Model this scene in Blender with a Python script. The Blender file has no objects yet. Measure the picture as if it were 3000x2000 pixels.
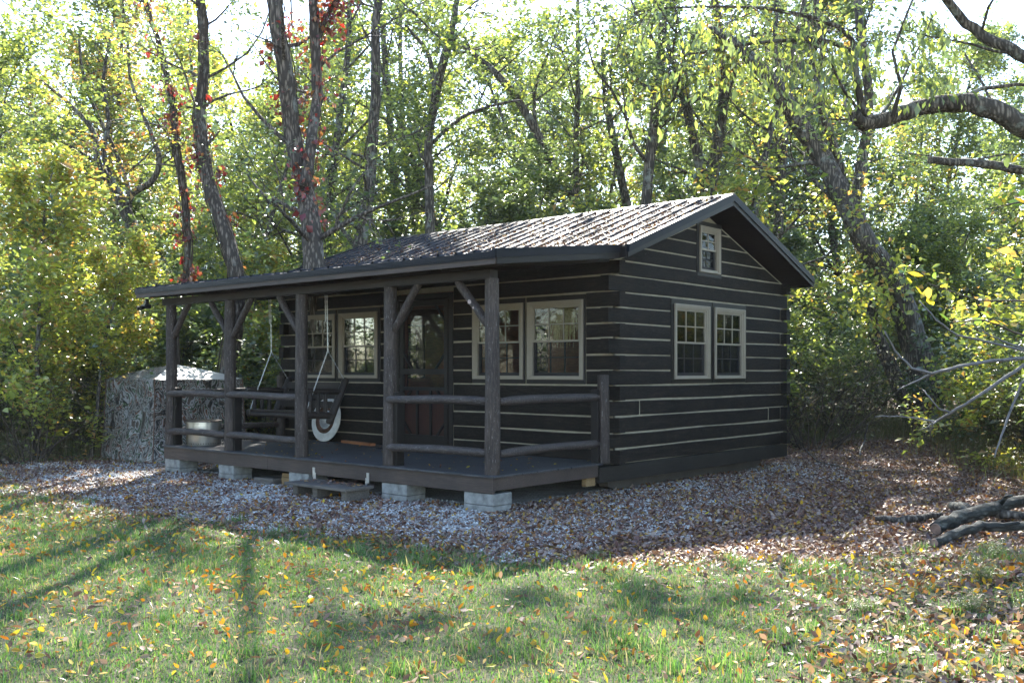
import bpy, math, random
import numpy as np
from mathutils import Vector, Matrix
R_ = math.radians
scene = bpy.context.scene
COL = scene.collection

# ------------------------------------------------------------------ camera, sky, sun
CAM = np.array([8.0025, -8.8461, 1.655]); YAW = 0.716; FPX = 2891.7; Y0 = 1086.3
cd = bpy.data.cameras.new("camera"); cam = bpy.data.objects.new("camera", cd); COL.objects.link(cam)
cam.location = CAM.tolist(); cam.rotation_euler = (R_(90), 0, YAW)
cd.sensor_width = 36; cd.lens = FPX / 3000 * 36; cd.shift_y = (Y0 - 1000) / 3000
cd.clip_start = 0.1; cd.clip_end = 2000
scene.camera = cam
SUN_EL = 42; SX, SY = -0.67, 0.742            # horizontal direction towards the sun
world = bpy.data.worlds.new("World"); scene.world = world; world.use_nodes = True
wn = world.node_tree.nodes; wl = world.node_tree.links
bg = wn["Background"]; sky = wn.new("ShaderNodeTexSky"); sky.sky_type = 'NISHITA'; sky.sun_disc = False
sky.sun_elevation = R_(SUN_EL); sky.sun_rotation = math.atan2(SX, SY)
sky.air_density = 1.0; sky.dust_density = 0.4; sky.ozone_density = 1.0
wl.new(sky.outputs[0], bg.inputs[0]); bg.inputs[1].default_value = 0.15
sl = bpy.data.lights.new("sun", 'SUN'); sl.energy = 5.0; sl.angle = R_(0.5); sl.color = (1.0, 0.95, 0.86)
so = bpy.data.objects.new("sun", sl); COL.objects.link(so)
ce = math.cos(R_(SUN_EL)); sd = Vector((SX * ce, SY * ce, math.sin(R_(SUN_EL))))
so.rotation_euler = sd.to_track_quat('Z', 'Y').to_euler(); so.location = (-10, 20, 30)
scene.view_settings.view_transform = 'Standard'; scene.view_settings.look = 'None'
scene.view_settings.exposure = 2.3; scene.view_settings.gamma = 1
scene.render.engine = 'CYCLES'
scene.cycles.max_bounces = 8; scene.cycles.diffuse_bounces = 4; scene.cycles.transmission_bounces = 4
scene.cycles.transparent_max_bounces = 8; scene.cycles.caustics_reflective = False; scene.cycles.caustics_refractive = False

HAZE = 0.00022
G = -0.08                                       # ground level (porch boards are 0.385)
FW = np.array([-math.sin(YAW), math.cos(YAW)]); RT = np.array([math.cos(YAW), math.sin(YAW)])
def at(px, py, d):                              # a point seen at (px,py) of the 2352-wide view, d metres deep
    px *= 1.27551; py *= 1.27551
    h = FW * d + RT * d * (px - 1500) / FPX
    return np.array([CAM[0] + h[0], CAM[1] + h[1], CAM[2] - d * (py - Y0) / FPX])

# ------------------------------------------------------------------ materials
def mat(name):
    m = bpy.data.materials.new(name); m.use_nodes = True
    nt = m.node_tree; return m, nt, nt.nodes["Principled BSDF"]
def N(nt, typ, **kw):
    n = nt.nodes.new(typ)
    for k, v in kw.items():
        if hasattr(n, k): setattr(n, k, v)
        else: n.inputs[k.replace('_', ' ')].default_value = v
    return n
def ramp(nt, stops, fac=None, interp='LINEAR'):
    r = nt.nodes.new("ShaderNodeValToRGB"); r.color_ramp.interpolation = interp
    e = r.color_ramp.elements
    while len(e) > 1: e.remove(e[-1])
    e[0].position = stops[0][0]; e[0].color = (*stops[0][1], 1)
    for p, c in stops[1:]:
        x = e.new(p); x.color = (*c, 1)
    if fac is not None: nt.links.new(fac, r.inputs[0])
    return r
def coords(nt, scale=(1, 1, 1)):
    tc = nt.nodes.new("ShaderNodeTexCoord"); mp = nt.nodes.new("ShaderNodeMapping")
    mp.inputs['Scale'].default_value = scale
    nt.links.new(tc.outputs['Object'], mp.inputs[0]); return mp.outputs[0]
def noise(nt, vec, scale, detail=5, rough=0.6, dist=0.0):
    n = nt.nodes.new("ShaderNodeTexNoise"); n.inputs['Scale'].default_value = scale
    n.inputs['Detail'].default_value = detail; n.inputs['Roughness'].default_value = rough
    n.inputs['Distortion'].default_value = dist
    nt.links.new(vec, n.inputs['Vector']); return n.outputs[0]
def bump(nt, b, h, strength=0.5, dist=0.01):
    n = nt.nodes.new("ShaderNodeBump"); n.inputs['Strength'].default_value = strength
    n.inputs['Distance'].default_value = dist
    nt.links.new(h, n.inputs['Height']); nt.links.new(n.outputs[0], b.inputs['Normal'])
def mixc(nt, fac, a, b):
    n = nt.nodes.new("ShaderNodeMix"); n.data_type = 'RGBA'
    nt.links.new(fac, n.inputs[0])
    for s, v in ((6, a), (7, b)):
        if isinstance(v, tuple): n.inputs[s].default_value = (*v, 1)
        else: nt.links.new(v, n.inputs[s])
    return n.outputs[2]
def wood(name, dark, mid, light, stretch, rough=0.6, bs=0.6, flecks=0.0, spec=0.25):
    """grain stretched along the axis with the small scale in `stretch`"""
    m, nt, b = mat(name)
    v = coords(nt, stretch)
    n1 = noise(nt, v, 9, 8, 0.65, 0.6); n2 = noise(nt, coords(nt, (1, 1, 1)), 1.7, 4, 0.6)
    r = ramp(nt, [(0.25, dark), (0.5, mid), (0.78, light)], n1)
    r2 = ramp(nt, [(0.3, (0.7, 0.7, 0.72)), (0.7, (1.25, 1.2, 1.15))], n2)
    mm = nt.nodes.new("ShaderNodeMix"); mm.data_type = 'RGBA'; mm.blend_type = 'MULTIPLY'; mm.inputs[0].default_value = 1
    nt.links.new(r.outputs[0], mm.inputs[6]); nt.links.new(r2.outputs[0], mm.inputs[7])
    out = mm.outputs[2]
    if flecks:
        n3 = noise(nt, v, 22, 3, 0.7); f = ramp(nt, [(0.62, (0, 0, 0)), (0.7, (1, 1, 1))], n3)
        out = mixc(nt, f.outputs[0], out, (flecks, flecks * 0.92, flecks * 0.88))
    nt.links.new(out, b.inputs['Base Color'])
    b.inputs['Roughness'].default_value = rough; b.inputs['Specular IOR Level'].default_value = spec
    rr = ramp(nt, [(0.3, (rough - .12,) * 3), (0.7, (rough + .12,) * 3)], n1); nt.links.new(rr.outputs[0], b.inputs['Roughness'])
    bump(nt, b, n1, bs, 0.012)
    return m
def plain(name, c, rough=0.5, metal=0.0, var=0.25, scale=14, bs=0.15, spec=0.3):
    m, nt, b = mat(name); b.inputs['Specular IOR Level'].default_value = spec; n = noise(nt, coords(nt), scale, 5, 0.6)
    r = ramp(nt, [(0.3, tuple(x * (1 - var) for x in c)), (0.7, tuple(min(1, x * (1 + var)) for x in c))], n)
    nt.links.new(r.outputs[0], b.inputs['Base Color'])
    b.inputs['Roughness'].default_value = rough; b.inputs['Metallic'].default_value = metal
    if bs: bump(nt, b, n, bs, 0.004)
    return m
def leafmat(name, cols, trans=0.46, rough=0.30, boost=2.1, spec=1.0):
    m, nt, b = mat(name)
    g = nt.nodes.new("ShaderNodeNewGeometry")
    st = [(i / len(cols), c) for i, c in enumerate(cols)]
    r = ramp(nt, st, g.outputs['Random Per Island'], 'CONSTANT')
    nt.links.new(r.outputs[0], b.inputs['Base Color']); b.inputs['Roughness'].default_value = rough
    b.inputs['Specular IOR Level'].default_value = spec
    t = nt.nodes.new("ShaderNodeBsdfTranslucent")
    mu = nt.nodes.new("ShaderNodeMix"); mu.data_type = 'RGBA'; mu.blend_type = 'MULTIPLY'; mu.inputs[0].default_value = 1
    nt.links.new(r.outputs[0], mu.inputs[6]); mu.inputs[7].default_value = (boost, boost, boost * 0.75, 1)
    nt.links.new(mu.outputs[2], t.inputs[0])
    mx = nt.nodes.new("ShaderNodeMixShader"); mx.inputs[0].default_value = trans
    nt.links.new(b.outputs[0], mx.inputs[1]); nt.links.new(t.outputs[0], mx.inputs[2])
    nt.links.new(mx.outputs[0], nt.nodes["Material Output"].inputs[0])
    return m

M = {}
M['log'] = wood('dark_log', (0.004, 0.0036, 0.0032), (0.0125, 0.0105, 0.0088), (0.046, 0.036, 0.027), (0.6, 0.6, 7), 0.68, 0.8, 0.055, 0.12)
M['post'] = wood('stained_post', (0.010, 0.007, 0.006), (0.040, 0.030, 0.025), (0.12, 0.095, 0.082), (5, 5, 0.6), 0.6, 1.0, 0.26)
M['rail'] = wood('stained_rail', (0.012, 0.009, 0.008), (0.048, 0.038, 0.034), (0.13, 0.11, 0.10), (0.8, 5, 5), 0.55, 1.0, 0.26)
M['deck'] = wood('deck_board', (0.02, 0.021, 0.023), (0.052, 0.053, 0.057), (0.11, 0.11, 0.115), (0.5, 9, 3), 0.55, 0.4)
M['fascia'] = wood('brown_board', (0.026, 0.019, 0.016), (0.06, 0.045, 0.038), (0.115, 0.088, 0.072), (0.35, 4, 12), 0.6, 0.4)
M['sill'] = wood('sill_timber', (0.010, 0.009, 0.0075), (0.02, 0.0175, 0.015), (0.04, 0.035, 0.03), (0.6, 0.6, 7), 0.6, 0.4)
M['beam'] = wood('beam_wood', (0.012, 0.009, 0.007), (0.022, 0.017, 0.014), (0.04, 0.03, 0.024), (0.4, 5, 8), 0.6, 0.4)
M['rough'] = wood('rough_lumber', (0.12, 0.075, 0.035), (0.22, 0.15, 0.075), (0.32, 0.23, 0.12), (0.5, 5, 9), 0.75, 0.6)
M['grey_lumber'] = wood('weathered_lumber', (0.05, 0.045, 0.04), (0.1, 0.09, 0.08), (0.2, 0.18, 0.16), (0.5, 6, 9), 0.75, 0.6)
M['oak'] = wood('orange_board', (0.18, 0.07, 0.03), (0.3, 0.12, 0.05), (0.42, 0.2, 0.09), (0.5, 6, 9), 0.6, 0.5)
M['lining'] = wood('interior_wood', (0.10, 0.036, 0.018), (0.22, 0.085, 0.04), (0.32, 0.14, 0.07), (0.6, 0.6, 5), 0.5, 0.3)
M['door'] = wood('door_wood', (0.03, 0.012, 0.008), (0.06, 0.02, 0.012), (0.08, 0.03, 0.018), (7, 7, 0.5), 0.45, 0.3)
M['chink'] = plain('chinking', (0.27, 0.235, 0.165), 0.8, 0, 0.2, 6, 0.4)
M['tan'] = plain('tan_paint', (0.26, 0.22, 0.165), 0.45, 0, 0.08, 5, 0.05)
M['dark'] = plain('dark_trim', (0.009, 0.0065, 0.0055), 0.5, 0, 0.3, 8, 0.2)
M['sash'] = plain('dark_sash', (0.022, 0.02, 0.019), 0.45, 0, 0.15, 8, 0.05)
M['metal'] = plain('dark_trim_metal', (0.005, 0.006, 0.010), 0.45, 0.0, 0.25, 9, 0.05, 0.15)
M['roof'] = plain('dark_roof_metal', (0.03, 0.031, 0.038), 0.6, 0.0, 0.5, 5, 0.3, 0.1)
M['steel'] = plain('galvanised_steel', (0.55, 0.57, 0.6), 0.35, 0.9, 0.2, 20, 0.1)
M['chain'] = plain('chain_steel', (0.5, 0.5, 0.5), 0.3, 0.9, 0.1, 20, 0)
M['block'] = plain('concrete_block', (0.19, 0.19, 0.18), 0.9, 0, 0.4, 9, 0.9)
M['black'] = plain('black_plastic', (0.012, 0.012, 0.013), 0.35, 0, 0.1, 8, 0)
M['mat'] = plain('black_rubber', (0.012, 0.012, 0.013), 0.8, 0, 0.3, 40, 0.5)

def glass_mat():
    m = bpy.data.materials.new('window_glass'); m.use_nodes = True; nt = m.node_tree; nt.nodes.clear()
    o = nt.nodes.new("ShaderNodeOutputMaterial"); mx = nt.nodes.new("ShaderNodeMixShader")
    t = nt.nodes.new("ShaderNodeBsdfTransparent"); t.inputs[0].default_value = (0.96, 0.97, 0.965, 1)
    g = nt.nodes.new("ShaderNodeBsdfGlossy"); g.inputs['Roughness'].default_value = 0.02
    f = nt.nodes.new("ShaderNodeFresnel"); f.inputs[0].default_value = 1.3
    nt.links.new(f.outputs[0], mx.inputs[0]); nt.links.new(t.outputs[0], mx.inputs[1]); nt.links.new(g.outputs[0], mx.inputs[2])
    nt.links.new(mx.outputs[0], o.inputs[0]); return m
M['glass'] = glass_mat()
def screen_mat():
    m = bpy.data.materials.new('insect_screen'); m.use_nodes = True; nt = m.node_tree; nt.nodes.clear()
    o = nt.nodes.new("ShaderNodeOutputMaterial"); mx = nt.nodes.new("ShaderNodeMixShader"); mx.inputs[0].default_value = 0.25
    t = nt.nodes.new("ShaderNodeBsdfTransparent"); d = nt.nodes.new("ShaderNodeBsdfDiffuse"); d.inputs[0].default_value = (0.03, 0.03, 0.032, 1)
    nt.links.new(t.outputs[0], mx.inputs[1]); nt.links.new(d.outputs[0], mx.inputs[2]); nt.links.new(mx.outputs[0], o.inputs[0]); return m
M['screen'] = screen_mat()
def bark_mat(name, a, b_, c, moss=0.0, sc=(5, 5, 0.9)):
    m, nt, b = mat(name); v = coords(nt, sc)
    vo = nt.nodes.new("ShaderNodeTexVoronoi"); vo.inputs['Scale'].default_value = 4.5; nt.links.new(v, vo.inputs['Vector'])
    n = noise(nt, v, 4, 7, 0.7, 0.5)
    ad = nt.nodes.new("ShaderNodeMath"); ad.operation = 'ADD'; nt.links.new(vo.outputs['Distance'], ad.inputs[0]); nt.links.new(n, ad.inputs[1])
    r = ramp(nt, [(0.55, c), (0.85, b_), (1.15, a)], ad.outputs[0])
    r.color_ramp.elements[2].position = 1.0
    out = r.outputs[0]
    n2 = noise(nt, coords(nt), 2.2, 5, 0.7); f = ramp(nt, [(0.56, (0, 0, 0)), (0.66, (1, 1, 1))], n2)
    if moss: out = mixc(nt, f.outputs[0], out, (0.10 * moss, 0.105 * moss, 0.09 * moss))
    nt.links.new(out, b.inputs['Base Color']); b.inputs['Roughness'].default_value = 0.85
    bump(nt, b, ad.outputs[0], 1.0, 0.03); return m
M['bark'] = bark_mat('dark_bark', (0.045, 0.035, 0.027), (0.13, 0.105, 0.082), (0.24, 0.20, 0.16), 2.0)
M['bark2'] = bark_mat('grey_bark', (0.045, 0.04, 0.033), (0.085, 0.078, 0.066), (0.15, 0.14, 0.12), 1.3)
M['twig'] = plain('twig_bark', (0.06, 0.045, 0.034), 0.8, 0, 0.4, 10, 0.3)
M['pale_branch'] = plain('pale_branch_bark', (0.10, 0.092, 0.088), 0.6, 0, 0.35, 18, 0.4)
# foliage colours
g1, g2, g3, g4 = (0.06, 0.09, 0.038), (0.09, 0.125, 0.042), (0.13, 0.165, 0.05), (0.065, 0.095, 0.052)
y1, y2, y3 = (0.18, 0.22, 0.045), (0.30, 0.32, 0.055), (0.40, 0.34, 0.05)
o1, o2, r1 = (0.31, 0.18, 0.05), (0.26, 0.11, 0.04), (0.28, 0.02, 0.015)
M['lf_green'] = leafmat('green_leaves', [g1, g2, g3, g4, g2, g1, y1])
M['lf_mixed'] = leafmat('green_and_yellow_leaves', [g2, g3, y1, g1, y1, g3, y2])
M['lf_yellow'] = leafmat('yellow_leaves', [y1, y2, g3, y2, y3, y1, y2, o1])
M['lf_orange'] = leafmat('orange_leaves', [y2, o1, y1, y3, g3, o1, o2])
M['lf_dark'] = leafmat('deep_green_leaves', [g1, g1, g4, g2, (0.03, 0.06, 0.02), g4])
M['lf_red'] = leafmat('red_vine_leaves', [r1, o2, (0.12, 0.03, 0.03), (0.16, 0.02, 0.02), (0.2, 0.06, 0.03), (.10, .03, .03)], boost=1.5)
M['litter'] = leafmat('fallen_leaf_litter', [(0.12, 0.055, 0.035), (0.18, 0.088, 0.055), (0.07, 0.038, 0.032), (0.22, 0.15, 0.12), (0.13, 0.062, 0.045), (0.30, 0.22, 0.17), (0.17, 0.105, 0.09), (0.24, 0.11, 0.04), (0.11, 0.07, 0.065), (0.32, 0.20, 0.05), (0.12, 0.06, 0.05), (0.26, 0.19, 0.16)], 0.18, 0.5, 1.2, 0.4)
M['litter_bright'] = leafmat('bright_fallen_leaves', [(0.5, 0.30, 0.02), (0.38, 0.13, 0.015), (0.45, 0.36, 0.04), (0.22, 0.08, 0.03), (0.16, 0.08, 0.05), (0.42, 0.24, 0.03), (0.24, 0.15, 0.11), (0.36, 0.16, 0.02), (0.12, 0.07, 0.05), (0.28, 0.2, 0.12)], 0.35, 0.6, 1.3, 0.3)
M['grass'] = leafmat('grass_blades', [(0.05, 0.11, 0.025), (0.07, 0.15, 0.03), (0.10, 0.19, 0.04), (0.05, 0.12, 0.045), (0.13, 0.20, 0.05), (0.26, 0.23, 0.12), (0.06, 0.13, 0.035), (0.08, 0.16, 0.03), (0.17, 0.15, 0.09)], 0.42, 0.32, 1.9, 0.7)
M['weed'] = leafmat('dry_weeds', [(0.10, 0.10, 0.03), (0.17, 0.13, 0.06), (0.07, 0.09, 0.025), (0.22, 0.17, 0.09), (0.12, 0.14, 0.03)], 0.4, 0.5, 1.4)

# ------------------------------------------------------------------ mesh helpers
ORG = {}
def link(name, verts, faces, m, parent=None, smooth=False, loc=None):
    me = bpy.data.meshes.new(name)
    v = np.asarray(verts, dtype=np.float64)
    off = np.zeros(3)
    if parent is not None: off = ORG.get(parent.name, np.zeros(3))
    elif loc is not None: off = np.asarray(loc, dtype=float)
    v = v - off
    if isinstance(faces, np.ndarray):
        nf, k = faces.shape
        me.vertices.add(len(v)); me.vertices.foreach_set('co', v.astype(np.float32).ravel())
        me.loops.add(nf * k); me.loops.foreach_set('vertex_index', faces.astype(np.int32).ravel())
        me.polygons.add(nf); me.polygons.foreach_set('loop_start', np.arange(0, nf * k, k, dtype=np.int32))
        me.update(calc_edges=True)
    else:
        me.from_pydata(v.tolist(), [], faces); me.update()
    ms = m if isinstance(m, (list, tuple)) else [m]
    for x in ms: me.materials.append(x)
    if smooth: me.polygons.foreach_set('use_smooth', np.ones(len(me.polygons), dtype=bool))
    o = bpy.data.objects.new(name, me); COL.objects.link(o)
    if parent is not None:
        o.parent = parent; ORG[o.name] = off
    else:
        o.location = off.tolist(); ORG[o.name] = off
    return o
def empty(name, loc):
    o = bpy.data.objects.new(name, None); COL.objects.link(o); o.location = tuple(loc); o.empty_display_size = 0.3
    ORG[o.name] = np.array(loc, dtype=float); return o
def tag(o, label=None, cat=None, group=None, kind=None):
    if label: o['label'] = label
    if cat: o['category'] = cat
    if group: o['group'] = group
    if kind: o['kind'] = kind
    return o
def bevel(o, w=0.006, seg=2):
    md = o.modifiers.new('bevel', 'BEVEL'); md.width = w; md.segments = seg; md.limit_method = 'ANGLE'; md.angle_limit = R_(40); return o
class MB:
    def __init__(s): s.v = []; s.f = []
    def add(s, v, f):
        n = len(s.v); s.v += [tuple(map(float, p)) for p in v]; s.f += [tuple(i + n for i in q) for q in f]; return s
    def box(s, x0, x1, y0, y1, z0, z1):
        return s.add([(x0, y0, z0), (x1, y0, z0), (x1, y1, z0), (x0, y1, z0), (x0, y0, z1), (x1, y0, z1), (x1, y1, z1), (x0, y1, z1)],
                     [(0, 3, 2, 1), (4, 5, 6, 7), (0, 1, 5, 4), (1, 2, 6, 5), (2, 3, 7, 6), (3, 0, 4, 7)])
    def obox(s, c, ax, ay, az, hx, hy, hz):     # oriented box
        c, ax, ay, az = map(lambda q: np.array(q, float), (c, ax, ay, az)); v = []
        for k in (-1, 1):
            for i, j in ((-1, -1), (1, -1), (1, 1), (-1, 1)): v.append(c + ax * hx * i + ay * hy * j + az * hz * k)
        return s.add(v, [(0, 3, 2, 1), (4, 5, 6, 7), (0, 1, 5, 4), (1, 2, 6, 5), (2, 3, 7, 6), (3, 0, 4, 7)])
    def beam(s, p, q, w, h, up=(0, 0, 1)):
        p = np.array(p, float); q = np.array(q, float); d = q - p; L = np.linalg.norm(d); d /= L
        sd_ = np.cross(d, up); sd_ /= np.linalg.norm(sd_); u = np.cross(sd_, d)
        return s.obox((p + q) / 2, d, sd_, u, L / 2, w / 2, h / 2)
    def prism(s, poly, a, b, axis='x'):         # poly in the other two axes
        n = len(poly); v = []
        for t in (a, b):
            for p in poly:
                v.append((t, p[0], p[1]) if axis == 'x' else ((p[0], t, p[1]) if axis == 'y' else (p[0], p[1], t)))
        return s.add(v, [tuple(range(n))[::-1], tuple(range(n, 2 * n))] + [(i, (i + 1) % n, n + (i + 1) % n, n + i) for i in range(n)])
    def tube(s, pts, rad, sides=10, cap=True, rng=None, wob=0.0):
        pts = [np.array(p, float) for p in pts]; n = len(pts); base = len(s.v)
        if np.isscalar(rad): rad = [rad] * n
        u = None; ph = rng.random(3) * 6.28 if rng is not None else (0, 1, 2)
        for i, p in enumerate(pts):
            d = pts[min(i + 1, n - 1)] - pts[max(i - 1, 0)]; d = d / (np.linalg.norm(d) + 1e-9)
            if u is None:
                u = np.cross(d, (0, 0, 1)) if abs(d[2]) < 0.9 else np.cross(d, (1, 0, 0))
            u = u - d * (u @ d); u /= np.linalg.norm(u) + 1e-9; w = np.cross(d, u)
            for k in range(sides):
                a = 2 * math.pi * k / sides
                rr = rad[i] * (1 + (wob * (math.sin(3 * a + ph[0] + i * .7) * .5 + math.sin(5 * a + ph[1] - i * .9) * .3 + (rng.random() - .5) * .7) if wob else 0))
                q = p + (u * math.cos(a) + w * math.sin(a)) * rr; s.v.append(tuple(q))
        for i in range(n - 1):
            for k in range(sides):
                k2 = (k + 1) % sides
                s.f.append((base + i * sides + k, base + i * sides + k2, base + (i + 1) * sides + k2, base + (i + 1) * sides + k))
        if cap:
            s.f.append(tuple(base + k for k in range(sides))[::-1]); s.f.append(tuple(base + (n - 1) * sides + k for k in range(sides)))
        return s
    def build(s, name, m, parent=None, smooth=False, bev=0, loc=None):
        o = link(name, s.v, s.f, m, parent, smooth, loc)
        if bev: bevel(o, bev)
        return o
def autosmooth(o, a=50):
    me = o.data; me.polygons.foreach_set('use_smooth', np.ones(len(me.polygons), dtype=bool))
    try: me.set_sharp_from_angle(angle=R_(a))
    except Exception: pass
    return o

# ------------------------------------------------------------------ ground
rngG = np.random.default_rng(5)
EU = np.array([-14, -11, -9.6, -8.27, -6.2, -4.5, -3.3, -2.1, -0.8, 0.6, 1.5, 2.2, 3.1, 4.07, 4.4, 5.4, 6.5, 9.0])
EV = np.array([-2.0, -2.0, -2.15, -2.4, -2.75, -2.83, -2.85, -2.7, -2.3, -2.0, -2.0, -1.95, -1.25, -0.6, 0.3, 1.6, 3.0, 5.0])
def lawn_edge(u): return np.interp(u, EU, EV)
def hump(x, y):
    z = 0.022 * np.sin(x * 0.9 + 1.3) * np.sin(y * 0.8) + 0.012 * np.sin(x * 2.3 + y * 1.7) + 0.01 * np.sin(3.1 * x - 2.2 * y)
    z = z * np.clip((np.hypot((x + 3.5) / 6.5, (y - 2) / 5) - 0.85) * 2, 0, 1)
    z = z + 0.22 * np.exp(-(((x + 0.2) / 3.5) ** 2 + ((y - 16.5) / 3) ** 2)) + 0.16 * np.exp(-(((x - 6.2) / 1.0) ** 2 + ((y + 0.2) / 1.3) ** 2))
    return z + np.clip(y - 12, 0, 60) * 0.012
def gz(x, y): return G + hump(np.asarray(x, float), np.asarray(y, float))
def sheet(name, xs, ys, zf, m):
    X, Y = np.meshgrid(xs, ys); nx, ny = len(xs), len(ys)
    V = np.stack([X.ravel(), Y.ravel(), zf(X, Y).ravel()], 1)
    i = np.arange(ny - 1)[:, None] * nx + np.arange(nx - 1)[None, :]
    Fc = np.stack([i, i + 1, i + nx + 1, i + nx], -1).reshape(-1, 4)
    return link(name, V, Fc, m, smooth=True)
m_, nt_, b_ = mat('forest_floor')
n_ = noise(nt_, coords(nt_), 9, 9, 0.75); n2_ = noise(nt_, coords(nt_), 0.9, 4, 0.6)
rA = ramp(nt_, [(0.3, (0.03, 0.02, 0.014)), (0.45, (0.09, 0.055, 0.035)), (0.6, (0.17, 0.105, 0.07)), (0.75, (0.26, 0.17, 0.11))], n_)
nt_.links.new(rA.outputs[0], b_.inputs['Base Color']); b_.inputs['Roughness'].default_value = 0.9; bump(nt_, b_, n_, 1, 0.04)
M['floor'] = m_
co = np.concatenate([[-180, -120, -90, -60, -40, -30, -24], np.arange(-20, 20.01, 0.33), [24, 30, 40, 60, 90, 120, 180]])
tag(sheet('ground', co, co, lambda x, y: gz(x, y), M['floor']), kind='structure')
def patch(name, poly_mask, x0, x1, y0, y1, step, dz, m):
    xs = np.arange(x0, x1, step); ys = np.arange(y0, y1, step); nx, ny = len(xs), len(ys)
    X, Y = np.meshgrid(xs, ys); Z = gz(X, Y) + dz
    V = np.stack([X.ravel(), Y.ravel(), Z.ravel()], 1)
    i = (np.arange(ny - 1)[:, None] * nx + np.arange(nx - 1)[None, :]); F0 = np.stack([i, i + 1, i + nx + 1, i + nx], -1).reshape(-1, 4)
    c = V[F0].mean(1); k = poly_mask(c[:, 0], c[:, 1]); F0 = F0[k]
    us, inv = np.unique(F0, return_inverse=True)
    return tag(link(name, V[us], inv.reshape(F0.shape), m, smooth=True), kind='structure')
def wob(x, y, s=1.0): return s * (0.16 * np.sin(x * 2.1 + 0.5) + 0.1 * np.sin(x * 5.3 + y * 3) + 0.06 * np.sin(x * 11 + 1.0) + 0.05 * np.sin(y * 9 + x * 4))
def back_left(x): return np.interp(x, [-14, -11.8, -10.2, -8.3, -7, -3], [-1.9, -1.2, 0.15, 1.2, 3.0, 9.0])
def is_lawn(x, y): return (y < lawn_edge(x) + wob(x, y)) | ((x < -7.9) & (y > back_left(x) + 0.5 * wob(x, y)) & (y < back_left(x) + 2.5))
def is_gravel(x, y):
    return (y > lawn_edge(x) + wob(x, y)) & (y < np.minimum(back_left(x), 8.6) + 0.5 * wob(x, y)) & (x < 2.2 + wob(y, x) * 2 - 0.12 * (y - 1)) & (x > -14)
m_, nt_, b_ = mat('lawn_soil'); n_ = noise(nt_, coords(nt_), 26, 6, 0.7)
rA = ramp(nt_, [(0.3, (0.02, 0.022, 0.010)), (0.5, (0.05, 0.055, 0.02)), (0.7, (0.13, 0.11, 0.06))], n_)
nt_.links.new(rA.outputs[0], b_.inputs['Base Color']); b_.inputs['Roughness'].default_value = 0.95; bump(nt_, b_, n_, 1, 0.03)
M['soil'] = m_
patch('lawn', is_lawn, -20, 14, -16, 6, 0.1, 0.008, M['soil'])
m_, nt_, b_ = mat('crushed_limestone'); vo = nt_.nodes.new("ShaderNodeTexVoronoi"); vo.inputs['Scale'].default_value = 38
nt_.links.new(coords(nt_), vo.inputs['Vector']); n_ = noise(nt_, coords(nt_), 3, 5, 0.6)
rA = ramp(nt_, [(0.0, (0.42, 0.41, 0.39)), (0.5, (0.30, 0.29, 0.275)), (1.0, (0.12, 0.115, 0.11))], vo.outputs['Distance'])
rB = ramp(nt_, [(0.35, (0.72, 0.7, 0.68)), (0.6, (1.15, 1.15, 1.15))], n_)
mm = nt_.nodes.new("ShaderNodeMix"); mm.data_type = 'RGBA'; mm.blend_type = 'MULTIPLY'; mm.inputs[0].default_value = 1
nt_.links.new(rA.outputs[0], mm.inputs[6]); nt_.links.new(rB.outputs[0], mm.inputs[7]); nt_.links.new(mm.outputs[2], b_.inputs['Base Color'])
b_.inputs['Roughness'].default_value = 0.9
inv = nt_.nodes.new("ShaderNodeMath"); inv.operation = 'SUBTRACT'; inv.inputs[0].default_value = 1; nt_.links.new(vo.outputs['Distance'], inv.inputs[1])
bump(nt_, b_, inv.outputs[0], 1, 0.02); M['gravel'] = m_
patch('gravel_bed', is_gravel, -14, 4, -4, 9.4, 0.1, 0.014, M['gravel'])

def scatter(n, x0, x1, y0, y1, keep, rng):
    x = rng.uniform(x0, x1, n); y = rng.uniform(y0, y1, n)
    k = keep(x, y)
    return x[k], y[k]
def infrustum(x, y, m=0.6):
    dx = x - CAM[0]; dy = y - CAM[1]; z = dx * FW[0] + dy * FW[1]; r = dx * RT[0] + dy * RT[1]
    return (z > 4.2) & (np.abs(r) < 0.53 * z + m)
# stones
def stones(name, x, y, z, s, rng, m):
    n = len(x)
    base = np.array([[1, 0, 0], [0, 1, 0], [-1, 0, 0], [0, -1, 0], [0, 0, 0.8], [0, 0, -0.6]], float)
    tri = np.array([[0, 1, 4], [1, 2, 4], [2, 3, 4], [3, 0, 4], [1, 0, 5], [2, 1, 5], [3, 2, 5], [0, 3, 5]])
    a = rng.random(n) * 6.28; ca, sa = np.cos(a), np.sin(a)
    P = base[None] * (0.65 + 0.7 * rng.random((n, 6, 3))) + rng.normal(0, .18, (n, 6, 3)); P *= s[:, None, None]
    X = P[..., 0] * ca[:, None] - P[..., 1] * sa[:, None]; Y = P[..., 0] * sa[:, None] + P[..., 1] * ca[:, None]
    V = np.stack([X + x[:, None], Y + y[:, None], P[..., 2] + z[:, None]], -1).reshape(-1, 3)
    Fc = (tri[None] + (np.arange(n) * 6)[:, None, None]).reshape(-1, 3)
    return link(name, V, Fc, m)
m_, nt_, b_ = mat('limestone_chips'); g_ = nt_.nodes.new("ShaderNodeNewGeometry")
rA = ramp(nt_, [(0, (0.30, 0.29, 0.275)), (0.3, (0.44, 0.43, 0.41)), (0.6, (0.55, 0.54, 0.52)), (0.85, (0.36, 0.32, 0.28))], g_.outputs['Random Per Island'], 'CONSTANT')
nt_.links.new(rA.outputs[0], b_.inputs['Base Color']); b_.inputs['Roughness'].default_value = 0.85; M['chips'] = m_
rng = np.random.default_rng(11)
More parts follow.
